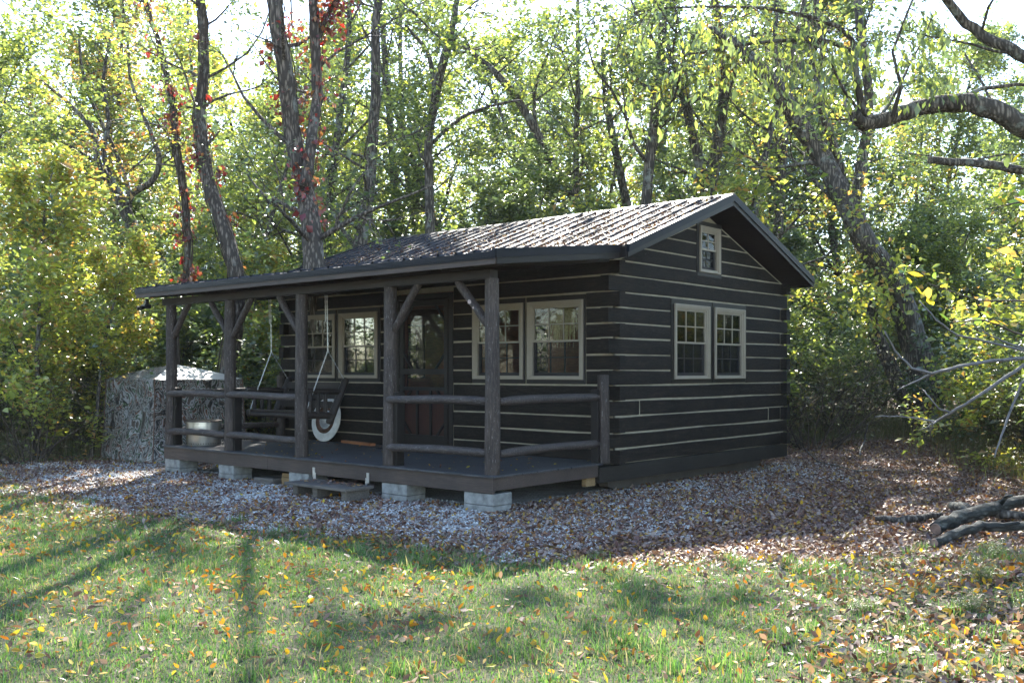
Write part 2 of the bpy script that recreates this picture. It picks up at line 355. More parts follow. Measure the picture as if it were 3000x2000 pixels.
x, y = scatter(150000, -14, 3.6, -3.6, 9.2, lambda x, y: is_gravel(x, y) & infrustum(x, y) & ~((x > -7.3) & (x < -.4) & (y > .5)), rng)
tag(stones('gravel_stones', x, y, gz(x, y) + 0.016, rng.uniform(0.008, 0.02, len(x)), rng, M['chips']), 'loose white crushed stone spread around the cabin', 'gravel', kind='stuff')

def leaves(x, y, z, s, rng, tilt=0.5, nrm=None, curl=0.35):
    """curled fallen leaves, six vertices each"""
    n = len(x)
    b = np.array([[-1, 0, 0], [-.35, .42, 1], [.4, .36, 1], [1.05, 0, .3], [.4, -.36, 1], [-.35, -.42, 1], [0, 0, 0]], float)
    P = np.repeat(b[None], n, 0); c = curl * (0.2 + rng.random(n)); P[..., 2] *= c[:, None] * 0.55
    P[..., :2] *= (0.8 + 0.4 * rng.random((n, 7, 2))); P[:, 1:3, 2] *= rng.uniform(0, 1.6, (n, 1)); P[..., 1] *= rng.uniform(.75, 1.35, (n, 1))
    P *= (s / 2)[:, None, None]
    def rot(P, ax, a):
        c_, s_ = np.cos(a)[:, None], np.sin(a)[:, None]; i, j = [(1, 2), (0, 2), (0, 1)][ax]
        Q = P.copy(); Q[..., i] = P[..., i] * c_ - P[..., j] * s_; Q[..., j] = P[..., i] * s_ + P[..., j] * c_; return Q
    P = rot(P, 0, rng.normal(0, tilt, n)); P = rot(P, 1, rng.normal(0, tilt, n)); P = rot(P, 2, rng.random(n) * 6.28)
    mz = P[..., 2].min(1)
    V = (P + np.stack([x, y, z - mz * 0.7], -1)[:, None, :]).reshape(-1, 3)
    t = np.array([[0, 6, 1], [1, 6, 2], [2, 6, 3], [3, 6, 4], [4, 6, 5], [5, 6, 0]])
    return V, (t[None] + (np.arange(n) * 7)[:, None, None]).reshape(-1, 3)
def fbm(x, y, s=0):
    return (np.sin(x * 1.3 + 2.1 * s + 1.5 * np.sin(y * 1.1 + s)) + np.sin(y * 1.9 - s + 1.2 * np.sin(x * 2.3)) + 0.7 * np.sin(3.7 * x + 2.9 * y + s)) / 2.7
rng = np.random.default_rng(21)
inhouse = lambda x, y: (x > -7.4) & (x < -0.3) & (y > 0.3) & (y < 7.7)
def bankr(x, y): return np.clip((x - 4.5 + .45 * (y + 2)) / 1.3, 0, 1)
def k_litter(x, y):
    dens = np.where(is_gravel(x, y), np.clip(0.66 + 0.6 * fbm(x * 1.3, y * 1.3) + 0.25 * np.clip((x + 1) / 3, -0.4, 1) + 0.45 * np.exp(-((y - lawn_edge(x)) / 0.5) ** 2), 0.05, 1), 1.0)
    dens = np.where(y < lawn_edge(x), np.maximum(.6 * np.exp((y - lawn_edge(x)) / .45), bankr(x, y) * np.clip(.55 + .5 * fbm(x * 2, y * 2, 4), .1, 1)), dens)
    dens = np.where((x < -8) & (y > back_left(x) + .3), 0.25, dens)
    return (rng.random(len(x)) < dens) & infrustum(x, y) & ~inhouse(x, y) & ((y < 14) | (rng.random(len(x)) < .45))
x, y = scatter(560000, -14, 8.4, -4.6, 20, k_litter, rng)
V, Fc = leaves(x, y, gz(x, y) + 0.014, rng.uniform(0.035, 0.085, len(x)) , rng, 0.4)
tag(link('fallen_leaf_litter', V, Fc, M['litter']), 'brown and rust coloured fallen leaves covering the gravel and the bank', 'fallen leaves', kind='stuff')
def k_lawn(x, y):
    d = np.clip(0.5 + 0.35 * fbm(x, y, 3), 0.1, 1); d = np.where(x > 5.5, 1, d)
    d = np.where(y > lawn_edge(x) + .1, 0.14, d)
    return (rng.random(len(x)) < d) & infrustum(x, y) & ~inhouse(x, y)
x, y = scatter(75000, -14, 9, -8, 8, k_lawn, rng)
V, Fc = leaves(x, y, gz(x, y) + np.where(y < lawn_edge(x), 0.03, 0.02), rng.uniform(0.022, 0.075, len(x)) , rng, 0.6)
tag(link('bright_fallen_leaves', V, Fc, M['litter_bright']), 'yellow and orange leaves scattered over the lawn and leaf litter', 'fallen leaves', kind='stuff')

def blades(x, y, z, h, w, rng, lean=0.45):
    n = len(x); a = rng.random(n) * 6.28; dx, dy = np.cos(a), np.sin(a); b = rng.random(n) * 6.28; l = np.abs(rng.normal(0, lean, n)) * h
    lx, ly = np.cos(b) * l, np.sin(b) * l
    P = np.empty((n, 5, 3)); w2 = w / 2
    for i, (t, k) in enumerate(((0, -1), (0, 1), (0.55, 1), (0.55, -1), (1, 0))):
        ww = w2 * (1 if t == 0 else 0.8) * k
        P[:, i, 0] = x + dx * ww + lx * t * t; P[:, i, 1] = y + dy * ww + ly * t * t; P[:, i, 2] = z + h * t * (1 - 0.25 * t * np.minimum(l / h, 1))
    t = np.array([[0, 1, 2], [0, 2, 3], [3, 2, 4]])
    return P.reshape(-1, 3), (t[None] + (np.arange(n) * 5)[:, None, None]).reshape(-1, 3)
rng = np.random.default_rng(31)
def k_grass(x, y):
    d = np.clip(0.75 + 0.35 * fbm(x * 0.8, y * 0.8, 7), 0.25, 1)
    d = d * (1 - 0.8 * bankr(x, y) * np.clip(.75 - .6 * fbm(x * 2, y * 2, 4), 0.2, 1))
    e_ = y - lawn_edge(x) - wob(x, y); d = np.where(e_ > -.5, d * np.clip(.35 - e_ * .9, 0, 1) * (e_ < .45), d)
    d = np.where((x < -7.9) & (y > back_left(x) - .1) & (y < back_left(x) + 2.4), 0.6, d)
    dist = np.hypot(x - CAM[0], y - CAM[1]); d = d * np.clip(11 / dist, 0.3, 1.0)
    return (rng.random(len(x)) < d) & infrustum(x, y, 0.3)
x, y = scatter(1000000, -15, 8.5, -8, 3, k_grass, rng)
big = fbm(x * 2.2, y * 2.2, 1) > 0.55
h = rng.uniform(0.02, 0.055, len(x)) * np.where(big, 1.7, 1.0) * np.where(rng.random(len(x)) < .03, 2.0, 1)
tx, ty = scatter(420, -10, 7.5, -6, 1.5, lambda x, y: (y < lawn_edge(x) + .25) & infrustum(x, y), rng)
ti = rng.integers(0, len(tx), 9000); ex, ey = tx[ti] + rng.normal(0, .045, 9000), ty[ti] + rng.normal(0, .045, 9000)
x, y = np.concatenate([x, ex]), np.concatenate([y, ey]); h = np.concatenate([h, rng.uniform(.05, .13, 9000) * (.5 + .8 * rng.random(len(tx)))[ti]])
V, Fc = blades(x, y, gz(x, y), h, rng.uniform(0.004, 0.0085, len(x)), rng, 0.6)
tag(link('lawn_grass', V, Fc, M['grass']), 'short green grass of the lawn in the foreground', 'grass', kind='stuff')

# ------------------------------------------------------------------ cabin
L, D, W, T = 7.65, 2.51, 5.35, 0.14
B = D + W                                        # back wall plane
ZL = [0.34, 0.556, 0.775, 1.01, 1.235, 1.45, 1.665, 1.887, 2.12, 2.33, 2.556, 2.775, 3.01, 3.22]
cabin = empty('log_cabin', (-3.8, 4.2, G))
tag(cabin, 'dark stained log cabin with pale chinking, metal roof and a long front porch', 'cabin')
def rake(v): return 4.12 - 0.345 * abs(v - 5.19)
def pieces(a0, a1, zl, holes, gapz=0.0, gapa=0.0, ext=None):
    """split each course around the holes; returns (a0,a1,z0,z1) rectangles"""
    out = []
    for i in range(len(zl) - 1):
        z0, z1 = zl[i] + gapz, zl[i + 1] - gapz
        lo, hi = (a0, a1) if ext is None else ext(i)
        segs = [(lo, hi)]
        for (h0, h1, k0, k1) in holes:
            if k1 <= z0 + 0.07 or k0 >= z1 - 0.07: continue
            ns = []
            for (s0, s1) in segs:
                if h1 <= s0 or h0 >= s1: ns.append((s0, s1)); continue
                if h0 - gapa > s0: ns.append((s0, h0 - gapa))
                if h1 + gapa < s1: ns.append((h1 + gapa, s1))
            segs = ns
        out += [(s0, s1, z0, z1, i) for s0, s1 in segs if s1 - s0 > 0.02]
    return out
def clip_rake(rect, drop):
    """rectangle in (v,z) clipped under the two rake lines"""
    a0, a1, z0, z1 = rect; poly = [(a0, z0), (a1, z0), (a1, z1), (a0, z1)]
    for sgn in (1, -1):
        f = lambda p: (4.12 - drop - 0.345 * sgn * (p[0] - 5.19)) - p[1]
        out = []
        for i in range(len(poly)):
            p, q = poly[i], poly[(i + 1) % len(poly)]; fp, fq = f(p), f(q)
            if fp >= 0: out.append(p)
            if (fp >= 0) != (fq >= 0):
                t = fp / (fp - fq); out.append((p[0] + (q[0] - p[0]) * t, p[1] + (q[1] - p[1]) * t))
        poly = out
        if len(poly) < 3: return None
    return poly
rl = random.Random(3)
def logmesh(segs, plane, axis, outward, thick=T, seg=0.55):
    """hewn logs: long boxes whose edges wander a little"""
    mb = MB()
    for (a0, a1, z0, z1, i) in segs:
        n = max(1, int((a1 - a0) / seg)); ph = rl.random() * 9; off = rl.uniform(-.004, .004)
        ring = []
        for k in range(n + 1):
            a = a0 + (a1 - a0) * k / n
            w0 = 0.004 * math.sin(a * 2.3 + ph) + rl.uniform(-.003, .003); w1 = 0.005 * math.sin(a * 1.7 + ph * 2) + rl.uniform(-.004, .004)
            o = plane + outward * (off + rl.uniform(-.0025, .0025)); ii = plane - outward * thick
            ch = 0.008 * outward
            pr = [(ii, z0 + w0), (o - ch, z0 + w0), (o, z0 + w0 + .009), (o, z1 + w1 - .009), (o - ch, z1 + w1), (ii, z1 + w1)]
            ring.append([((a, p, z) if axis == 'u' else (p, a, z)) for p, z in pr])
        v = [p for r in ring for p in r]; f = []
        for k in range(n):
            for j in range(6):
                f.append((k * 6 + j, k * 6 + (j + 1) % 6, (k + 1) * 6 + (j + 1) % 6, (k + 1) * 6 + j))
        f.append(tuple(range(6))[::-1]); f.append(tuple(n * 6 + j for j in range(6)))
        mb.add(v, f)
    return mb
CH = 0.012
wf = [(-2.718, -1.617, 1.465, 2.757), (-1.589, -0.485, 1.465, 2.757), (-5.99 - .10, -4.87, 1.465, 2.757), (-7.23, -5.99 - .128, 1.465, 2.757)]
wf = [(-2.718, -1.617, 1.465, 2.757), (-1.589, -0.485, 1.465, 2.757), (-6.055, -4.893, 1.465, 2.757), (-7.21, -6.083, 1.465, 2.757)]
door = (-4.5, -3.137, 0.34, 2.945)
fh = wf + [door]
def fixnorm(o):
    import bmesh
    bm = bmesh.new(); bm.from_mesh(o.data); bmesh.ops.recalc_face_normals(bm, faces=bm.faces); bm.to_mesh(o.data); bm.free(); return o
# front wall (even courses run past the side walls, odd ones stop short)
pr = 0.11
segs = pieces(-L, 0, ZL, fh, CH, 0.014, lambda i: (-L - pr, pr) if i % 2 == 0 else (-L + T + .01, -T - .004))
front = fixnorm(logmesh(segs, D, 'u', -1).build('front_wall', M['log'], cabin))
def chinkpanel(a0, a1, z0, z1, holes):
    zs = sorted(set([z0, z1] + [min(max(z, z0), z1) for h in holes for z in h[2:]]))
    return pieces(a0, a1, zs, holes, 0, 0)
mb = MB()
for (a0, a1, z0, z1, i) in chinkpanel(-L + .01, -.013, .345, 3.2, fh): mb.box(a0, a1, D + .013, D + .07, z0, z1)
mb.build('chinking', M['chink'], front)
# back wall
bh = [(-6.1, -5.35, 1.5, 2.65), (-1.92, -1.05, 1.5, 2.65)]
segs = pieces(-L, 0, ZL, bh, CH, 0.014, lambda i: (-L - pr, pr) if i % 2 == 0 else (-L + T + .01, -T - .01))
back = fixnorm(logmesh(segs, B, 'u', 1).build('back_wall', M['log'], cabin))
mb = MB()
for (a0, a1, z0, z1, i) in chinkpanel(-L + .01, -.013, .345, 3.2, bh): mb.box(a0, a1, B - .07, B - .013, z0, z1)
mb.build('chinking', M['chink'], back)
# side walls
gh = [(4.03, 5.245, 1.465, 2.757), (5.265, 6.40, 1.465, 2.757), (4.79, 5.56, 3.16, 4.03)]
lh = [(3.95, 4.65, 1.5, 2.65), (5.35, 6.08, 1.5, 2.65)]
GL = ZL + [3.44, 3.66, 3.87, 4.2]
breaks = [(3.1735, 3.188, 1.01, 1.235), (7.24, 7.255, 0.775, 1.01)]
def side_wall(name, plane, outward, holes, extra):
    def ext(i): return (D + T + .012, B - T - .03) if i % 2 == 0 else (D - pr, B + pr)
    segs = pieces(D, B, ZL, holes + extra, CH, 0.014, ext)
    for h in extra: pass
    o = fixnorm(logmesh(segs, plane, 'v', outward).build(name, M['log'], cabin))
    up = pieces(D, B, [3.22, 3.44, 3.66, 3.87, 4.2], [h for h in holes if h[3] > 3.2], CH, 0.014)
    mb = MB()
    for (a0, a1, z0, z1, i) in up:
        p = clip_rake((a0, a1, z0, z1), 0.03)
        if p: mb.prism(p, min(plane, plane - outward * T), max(plane, plane - outward * T))
    oo = mb.build('gable_boards', M['log'], o, bev=0.006)
    mb = MB()
    for (a0, a1, z0, z1, i) in chinkpanel(D + .014, B - .014, .345, 3.22, [h for h in holes if h[3] < 3.2] + [(h[0], h[1], h[2], 3.22) for h in holes if h[3] > 3.2]):
        mb.box(min(plane - outward * .013, plane - outward * .07), max(plane - outward * .013, plane - outward * .07), a0, a1, z0, z1)
    for (a0, a1, z0, z1, i) in chinkpanel(D + .014, B - .014, 3.22, 4.2, [h for h in holes if h[3] > 3.2]):
        p = clip_rake((a0, a1, z0, z1), 0.0)
        if p: mb.prism(p, min(plane - outward * .013, plane - outward * .07), max(plane - outward * .013, plane - outward * .07))
    mb.build('chinking', M['chink'], o)
    return o
side = side_wall('side_wall', 0.0, 1, gh, breaks)
left = side_wall('side_wall', -L, -1, lh, [])
# inner boarding, floor and ceiling
mb = MB()
for (a0, a1, z0, z1, i) in chinkpanel(-L + .18, -.18, .40, 3.0, fh): mb.box(a0, a1, D + .15, D + .18, z0, z1)
for (a0, a1, z0, z1, i) in chinkpanel(-L + .18, -.18, .40, 3.0, bh): mb.box(a0, a1, B - .18, B - .15, z0, z1)
for (a0, a1, z0, z1, i) in chinkpanel(D + .15, B - .15, .40, 3.0, gh): mb.box(-.18, -.15, a0, a1, z0, z1)
for (a0, a1, z0, z1, i) in chinkpanel(D + .15, B - .15, .40, 3.0, lh): mb.box(-L + .15, -L + .18, a0, a1, z0, z1)
mb.box(-L + .15, -.15, D + .15, B - .15, .36, .399); mb.box(-L + .15, -.15, D + .15, B - .15, 3.001, 3.03)
mb.build('interior_boarding', M['lining'], cabin)
# sills, floor frame
mb = MB()
mb.box(-.12, .03, 2.16, B + .05, .115, .33); mb.box(-L - .03, -L + .12, 2.5, B + .05, .115, .33)
mb.box(-L + .12, -.12, B - .1, B + .05, .116, .33); mb.box(-L + .12, -.12, D, D + .14, .116, .333)
bevel(mb.build('sill_timber', M['sill'], cabin), .006)
for u in (-.42, -2.6, -5.0, -7.2):
    mb = MB(); mb.prism([(2.75, .0), (2.95, -.075), (7.2, -.075), (7.45, .01), (7.45, .112), (2.75, .112)], u, u + .16)
    mb.build('skid', M['grey_lumber'], cabin)
# ---- roof
def slab(poly, u0, u1, name, m, parent): return MB().prism(poly, u0, u1).build(name, m, parent)
RZ, RV, EZ, EV0, BZ, BV = 4.42, 5.19, 3.345, 2.27, 3.305, 8.15
roof = slab([(EV0, EZ), (RV, RZ), (BV, BZ), (BV, BZ - .10), (RV, RZ - .125), (EV0, EZ - .10)], -8.02, .40, 'roof', M['beam'], cabin)
def ribbed(y0, z0, y1, z1, u0, u1, pitch=0.305, h=0.03, parent=None, name='metal_sheet'):
    """standing-ribbed sheet metal following the slope from (y0,z0) up to (y1,z1)"""
    prof = []; u = u0
    while u < u1 - 1e-6:
        e = min(u + pitch, u1)
        for du, dz in ((0, 0), (.012, h), (.036, h), (.05, 0), (.115, 0), (.122, .006), (.135, .006), (.142, 0), (.205, 0), (.212, .006), (.225, .006), (.232, 0)):
            if u + du < e: prof.append((u + du, dz))
        u += pitch
    prof.append((u1, 0)); n = len(prof); d = np.array([y1 - y0, z1 - z0]); d = d / np.linalg.norm(d); nn = np.array([-d[1], d[0]])
    if nn[1] < 0: nn = -nn
    v = []
    ms = 7
    for k in range(ms):
        t = k / (ms - 1); yy = y0 + (y1 - y0) * t; zz = z0 + (z1 - z0) * t
        for (uu, dz) in prof:
            w = .0025 * math.sin(uu * 9 + k * 2.1)
            v.append((uu, yy + nn[0] * (dz + .004 + w * (dz == 0)), zz + nn[1] * (dz + .004 + w * (dz == 0))))
    f = [(k * n + i, k * n + i + 1, (k + 1) * n + i + 1, (k + 1) * n + i) for k in range(ms - 1) for i in range(n - 1)]
    return MB().add(v, f).build(name, M['roof'], parent)
ribbed(EV0, EZ, RV - .03, RZ - .005, -8.02, .38, parent=roof); ribbed(BV, BZ, RV + .03, RZ - .008, -8.02, .38, parent=roof)
mb = MB(); mb.prism([(RV - .17, RZ - .045), (RV - .01, RZ + .035), (RV + .01, RZ + .035), (RV + .17, RZ - .045), (RV + .17, RZ - .055), (RV, RZ + .02), (RV - .17, RZ - .055)], -8.04, .43)
mb.build('ridge_cap', M['metal'], roof)
for u0, u1, s in ((.40, .425, 1), (-8.045, -8.02, -1)):
    e = .018 * s
    def rk(top, bot): return [(EV0 - .01, EZ + top), (RV, RZ + top), (BV + .01, BZ + top), (BV + .01, BZ + bot), (RV, RZ + bot - .01), (EV0 - .01, EZ + bot)]
    MB().prism(rk(-.075, -.15), u0, u1).build('rake_board', M['dark'], roof)
    a, b = sorted((u0 if s > 0 else u1, (u1 if s > 0 else u0) + e))
    MB().prism(rk(.028, -.078), a, b).build('rake_trim', M['metal'], roof)
    c = sorted(((u0 if s > 0 else u1) - .05 * s, (u0 if s > 0 else u1)))
    MB().prism(rk(.028, .018), c[0], c[1]).build('rake_flange', M['metal'], roof)
MB().box(-8.02, .40, BV + .003, BV + .028, BZ - .14, BZ + .01).build('fascia_board', M['dark'], roof)
MB().box(-8.02, .40, EV0 - .03, EV0 - .003, EZ - .15, EZ - .02).build('fascia_board', M['dark'], roof)
# ---- porch roof
PV, PZ = -.25, 3.055
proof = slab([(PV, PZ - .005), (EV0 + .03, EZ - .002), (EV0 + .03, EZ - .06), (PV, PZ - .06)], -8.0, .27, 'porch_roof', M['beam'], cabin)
ribbed(PV - .03, PZ, EV0 + .03, EZ + .004, -8.0, .27, parent=proof)
mb = MB(); mb.box(-8.02, .285, PV - .034, PV - .003, PZ - .15, PZ - .045); mb.build('fascia_board', M['fascia'], proof, bev=.003)
mb = MB(); mb.box(-8.03, .30, PV - .048, PV - .036, PZ - .085, PZ + .002); mb.box(-8.03, .30, PV - .056, PV - .049, PZ - .062, PZ - .05); mb.build('drip_edge', M['metal'], proof)
for u0, u1, e in ((.27, .295, .015), (-8.025, -8.0, -.015)):
    MB().prism([(PV, PZ - .07), (EV0, EZ - .07), (EV0, EZ - .155), (PV, PZ - .145)], u0, u1).build('fascia_board', M['dark'], proof)
    a, b = sorted((u0 if e > 0 else u1, (u1 if e > 0 else u0) + e))
    MB().prism([(PV - .03, PZ + .028), (EV0 + .02, EZ + .028), (EV0 + .02, EZ - .075), (PV - .03, PZ - .075)], a, b).build('rake_trim', M['metal'], proof)
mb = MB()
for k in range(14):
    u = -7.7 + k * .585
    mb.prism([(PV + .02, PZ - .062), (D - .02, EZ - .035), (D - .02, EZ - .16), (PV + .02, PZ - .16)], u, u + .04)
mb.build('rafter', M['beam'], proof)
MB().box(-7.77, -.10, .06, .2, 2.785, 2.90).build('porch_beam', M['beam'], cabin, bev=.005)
# ---- deck
mb = MB(); y = -.03; rd = random.Random(8)
while y < 2.16:
    y1 = min(y + .142, 2.49); cut = rd.uniform(-5.5, -2); e = rd.uniform(-.012, .012)
    mb.box(-7.63, cut - .002, y, y1 - .007, .36, .385); mb.box(cut + .002, .02 + e, y, y1 - .007, .36, .385); y += .142
mb.box(-7.63, -.14, y, 2.4, .36, .385); mb.box(-7.63, -.14, 2.405, 2.49, .36, .3851)
deck = mb.build('porch_deck', M['deck'], cabin, bev=.003)
mb = MB(); mb.box(-7.60, -4.60, .0, .038, .165, .359); mb.box(-4.596, .0, .0, .038, .165, .359)
mb.build('rim_board', M['fascia'], deck, bev=.004)
MB().box(-.040, -.002, .040, 2.158, .2, .359).build('rim_board', M['fascia'], deck, bev=.004); MB().box(-7.598, -7.56, .04, 2.45, .17, .359).build('rim_board', M['fascia'], deck, bev=.004)
MB().box(-.13, -.045, 1.95, 2.15, .08, .199).build('support_block', M['rough'], deck, bev=.004)
mb = MB()
for k in range(12): mb.box(-7.2 + k * .62, -7.16 + k * .62, .045, 2.45, .19, .358)
mb.build('joist', M['grey_lumber'], deck)
# ---- posts, stubs, rails, braces
rp = np.random.default_rng(4)
def post(u, v, z0, z1, r, name='porch_post'):
    n = 14; pts = []; rad = []
    for k in range(n):
        t = k / (n - 1); pts.append((u + .008 * math.sin(3 * t + u), v + .006 * math.cos(4 * t + u), z0 + (z1 - z0) * t)); rad.append(r * (1.06 - .12 * t + .02 * math.sin(9 * t + u * 3)))
    return autosmooth(MB().tube(pts, rad, 18, rng=rp, wob=.018).build(name, M['post'], cabin), 60)
PU = [-7.57, -5.78, -3.92, -1.975, -.122]
for u in PU: post(u, .12, .386, 2.784, .092)
for u in (PU[0], PU[1], PU[3]):
    MB().box(u + .03, u + .155, .10, .235, .386, 1.37).build('rail_post', M['dark'], cabin, bev=.006)
post(-.02, 2.30, .386, 1.60, .083, 'rail_post')
MB().box(-.13, -.01, 2.16, 2.27, .386, 1.40).build('rail_post', M['dark'], cabin, bev=.006)
post(-7.5, 2.33, .386, 1.57, .08, 'rail_post')
def rail(p, q, r=.056, name='porch_rail', m='rail', taper=.1):
    p = np.array(p, float); q = np.array(q, float); n = 12; pts = []; rad = []
    for k in range(n):
        t = k / (n - 1); pts.append(p + (q - p) * t + np.array([0, .004 * math.sin(6 * t), .009 * math.sin(5 * t + p[0])]))
        rad.append(r * (1 + .04 * math.sin(11 * t + p[0] * 5)) * (0.82 if k in (0, n - 1) else 1))
    # rounded ends
    dirn = (q - p) / np.linalg.norm(q - p)
    pts = [p - dirn * .015] + pts + [q + dirn * .015]; rad = [r * .5] + rad + [r * .5]
    return autosmooth(MB().tube(pts, rad, 14, rng=rp, wob=.03).build(name, M[m], cabin), 70)
for z in (1.275, .635):
    rail((PU[0] + .02, .07, z), (PU[1] - .05, .09, z - .005)); rail((PU[1] + .02, .07, z), (PU[2] - .05, .09, z))
    rail((PU[3] + .02, .07, z + .01), (PU[4] - .05, .09, z + .01))
    rail((-.05, .20, z + .005), (-.05, 2.24, z + .03), name='porch_rail')
    rail((-7.52, .20, z + .01), (-7.5, 2.28, z + .02), .05)
def brace(u0, z0, u1, z1):
    o = rail((u0, .12, z0), (u1, .13, z1), .052, 'brace', 'post'); return o
brace(-7.50, 2.24, -7.0, 2.80); brace(-5.86, 2.24, -6.36, 2.80); brace(-5.70, 2.20, -5.2, 2.80)
brace(-4.0, 2.24, -4.5, 2.80); brace(-1.90, 2.21, -1.42, 2.80); b5 = brace(-.20, 2.22, -.72, 2.80)
# two pale knot scars on the right brace
mk = plain('knot_scar', (0.42, 0.33, 0.3), 0.7, 0, .4, 60, .6); M['scar'] = mk
for z, s in ((2.515, .03), (2.44, .016)):
    t = (z - 2.22) / .58; c = np.array([-.20 - .52 * t, .078, z])
    mb = MB(); mb.tube([c + (0, .012, 0), c + (.002, -.008, -.002), c + (.003, -.010, -.002)], [s, s * .9, s * .5], 9, rng=rp, wob=.25); mb.build('knot_scar', mk, b5)
# ---- windows
def window(face, a, b, z0, z1, plane, tan=True, cols=3, rows=2, split=.485, trimw=.035, out=1, sname='window'):
    """face 'y': window in a wall of constant y; face 'x': constant x. plane = log face, out = sign outwards"""
    def bx(mb, p0, p1, d0, d1, q0, q1):          # p along wall, d depth outwards from the face, q height
        e0, e1 = sorted((plane + out * d0, plane + out * d1))
        if face == 'y': mb.box(p0, p1, e0, e1, q0, q1)
        else: mb.box(e0, e1, p0, p1, q0, q1)
    def ring(mb, p0, p1, q0, q1, w, d0, d1, wt=None, wb=None):
        wt = w if wt is None else wt; wb = w if wb is None else wb
        bx(mb, p0, p1, d0, d1, q0, q0 + wb); bx(mb, p0, p1, d0, d1, q1 - wt, q1)
        bx(mb, p0, p0 + w, d0, d1, q0 + wb, q1 - wt); bx(mb, p1 - w, p1, d0, d1, q0 + wb, q1 - wt)
    fm = M['tan'] if tan else M['sash']
    mb = MB(); tw = trimw; ring(mb, a, b, z0, z1, tw + .02, -T - .03, .006, .075 if tan else tw, .065 if tan else tw)
    w = mb.build(sname, M['dark'], cabin, bev=.004)
    A, Bb, Z0, Z1 = a + tw, b - tw, z0 + .062, z1 - .072
    mb = MB(); ring(mb, A, Bb, Z0, Z1, .055, .0, .024, .05, .03); ring(mb, A + .004, Bb - .004, Z0 + .004, Z1 - .004, .022, .0245, .034, .02, .018)
    ring(mb, A + .05, Bb - .05, Z0 + .025, Z1 - .045, .03, -.06, .010)
    mb.build('frame', fm, w, bev=.003)
    i0, i1, j0, j1 = A + .08, Bb - .08, Z0 + .055, Z1 - .075
    zm = j0 + (j1 - j0) * split
    mb = MB(); ring(mb, i0, i1, zm, j1, .028, -.04, -.012)
    for c in range(1, cols):
        p = i0 + .028 + (i1 - i0 - .056) * c / cols; bx(mb, p - .008, p + .008, -.034, -.0165, zm + .028, j1 - .028)
    for r in range(1, rows):
        q = zm + .028 + (j1 - zm - .056) * r / rows; bx(mb, i0 + .028, i1 - .028, -.033, -.0175, q - .008, q + .008)
    mb.build('upper_sash', fm, w)
    mb = MB(); ring(mb, i0, i1, j0, zm + .02, .038, -.075, -.043, .025, .05)
    for c in range(1, cols):
        p = i0 + .038 + (i1 - i0 - .076) * c / cols; bx(mb, p - .008, p + .008, -.069, -.0515, j0 + .05, zm - .005)
    for r in range(1, rows):
        q = j0 + .05 + (zm - j0 - .055) * r / rows; bx(mb, i0 + .038, i1 - .038, -.068, -.0525, q - .008, q + .008)
    mb.build('lower_sash', M['sash'], w)
    mb = MB(); bx(mb, i0 + .02, i1 - .02, -.028, -.024, zm + .02, j1 - .02); bx(mb, i0 + .02, i1 - .02, -.062, -.058, j0 + .03, zm + .01)
    mb.build('pane', M['glass'], w)
    mb = MB()
    d = -.03
    pts = [(i0 - .005, j0 - .01), (i1 + .005, j0 - .01), (i1 + .005, zm), (i0 - .005, zm)]
    v = [((p, plane + out * -.020, q) if face == 'y' else (plane + out * -.020, p, q)) for p, q in pts]
    mb.add(v, [(0, 1, 2, 3)]); mb.build('insect_screen', M['screen'], w)
    return w
for k, (a, b, z0, z1) in enumerate(wf):
    w_ = window('y', a, b, z0, z1, D, out=-1, trimw=.03 if k != 2 else .065)
window('x', gh[0][0], gh[0][1], 1.465, 2.757, 0, out=1, trimw=.08); window('x', gh[1][0], gh[1][1], 1.465, 2.757, 0, out=1, trimw=.06)
window('x', 4.79, 5.56, 3.155, 4.03, 0, out=1, cols=2, rows=2, split=.5, trimw=.06)
for h in bh: window('y', h[0], h[1], h[2], h[3], B, tan=False, out=1, trimw=.03)
for h in lh: window('x', h[0], h[1], h[2], h[3], -L, tan=False, out=-1, trimw=.03, cols=2)
# ---- door: dark frame, inner wood door with a light, screen door in front
mb = MB(); d0, d1, dz0, dz1 = door
for (a, b, q0, q1) in ((d0, d0 + .09, .387, dz1 - .02), (d1 - .09, d1, .387, dz1 - .02), (d0 + .09, d1 - .09, dz1 - .11, dz1 - .02)):
    mb.box(a, b, D - .012, D + .17, q0, q1)
dframe = mb.build('door_frame', M['dark'], cabin, bev=.005)
ia, ib, iz0, iz1 = d0 + .095, d1 - .095, .40, dz1 - .115
mb = MB()                                          # inner door with a large upper opening
for r_ in ((ia, ia + .11, iz0, iz1), (ib - .11, ib, iz0, iz1), (ia + .11, ib - .11, iz0, 1.36), (ia + .11, ib - .11, 2.68, iz1)):
    mb.box(r_[0], r_[1], D + .06, D + .10, r_[2], r_[3])
inner = mb.build('inner_door', M['door'], dframe)
mb = MB(); mb.box(ia + .10, ib - .10, D + .078, D + .082, 1.35, 2.70); mb.build('pane', M['glass'], dframe)
mb = MB(); y0, y1 = D - .006, D + .026            # screen door
sa, sb = ia + .02, ib - .02
for r_ in ((sa, sa + .085, iz0 + .02, iz1 - .01), (sb - .085, sb, iz0 + .02, iz1 - .01), (sa + .085, sb - .085, iz1 - .10, iz1 - .01), (sa + .085, sb - .085, iz0 + .02, iz0 + .2),
           (sa + .085, sb - .085, 1.60, 1.69), (sa + .085, sb - .085, 1.33, 1.39)):
    mb.box(r_[0], r_[1], y0, y1, r_[2], r_[3])
for k in (1, 2):
    c = sa + .085 + (sb - sa - .17) * k / 3; mb.box(c - .022, c + .022, y0 + .003, y1 - .003, iz0 + .2, 1.33)
def diag(p, q): mb.beam((p[0], (y0 + y1) / 2, p[1]), (q[0], (y0 + y1) / 2, q[1]), .024, .045, up=(0, 1, 0))
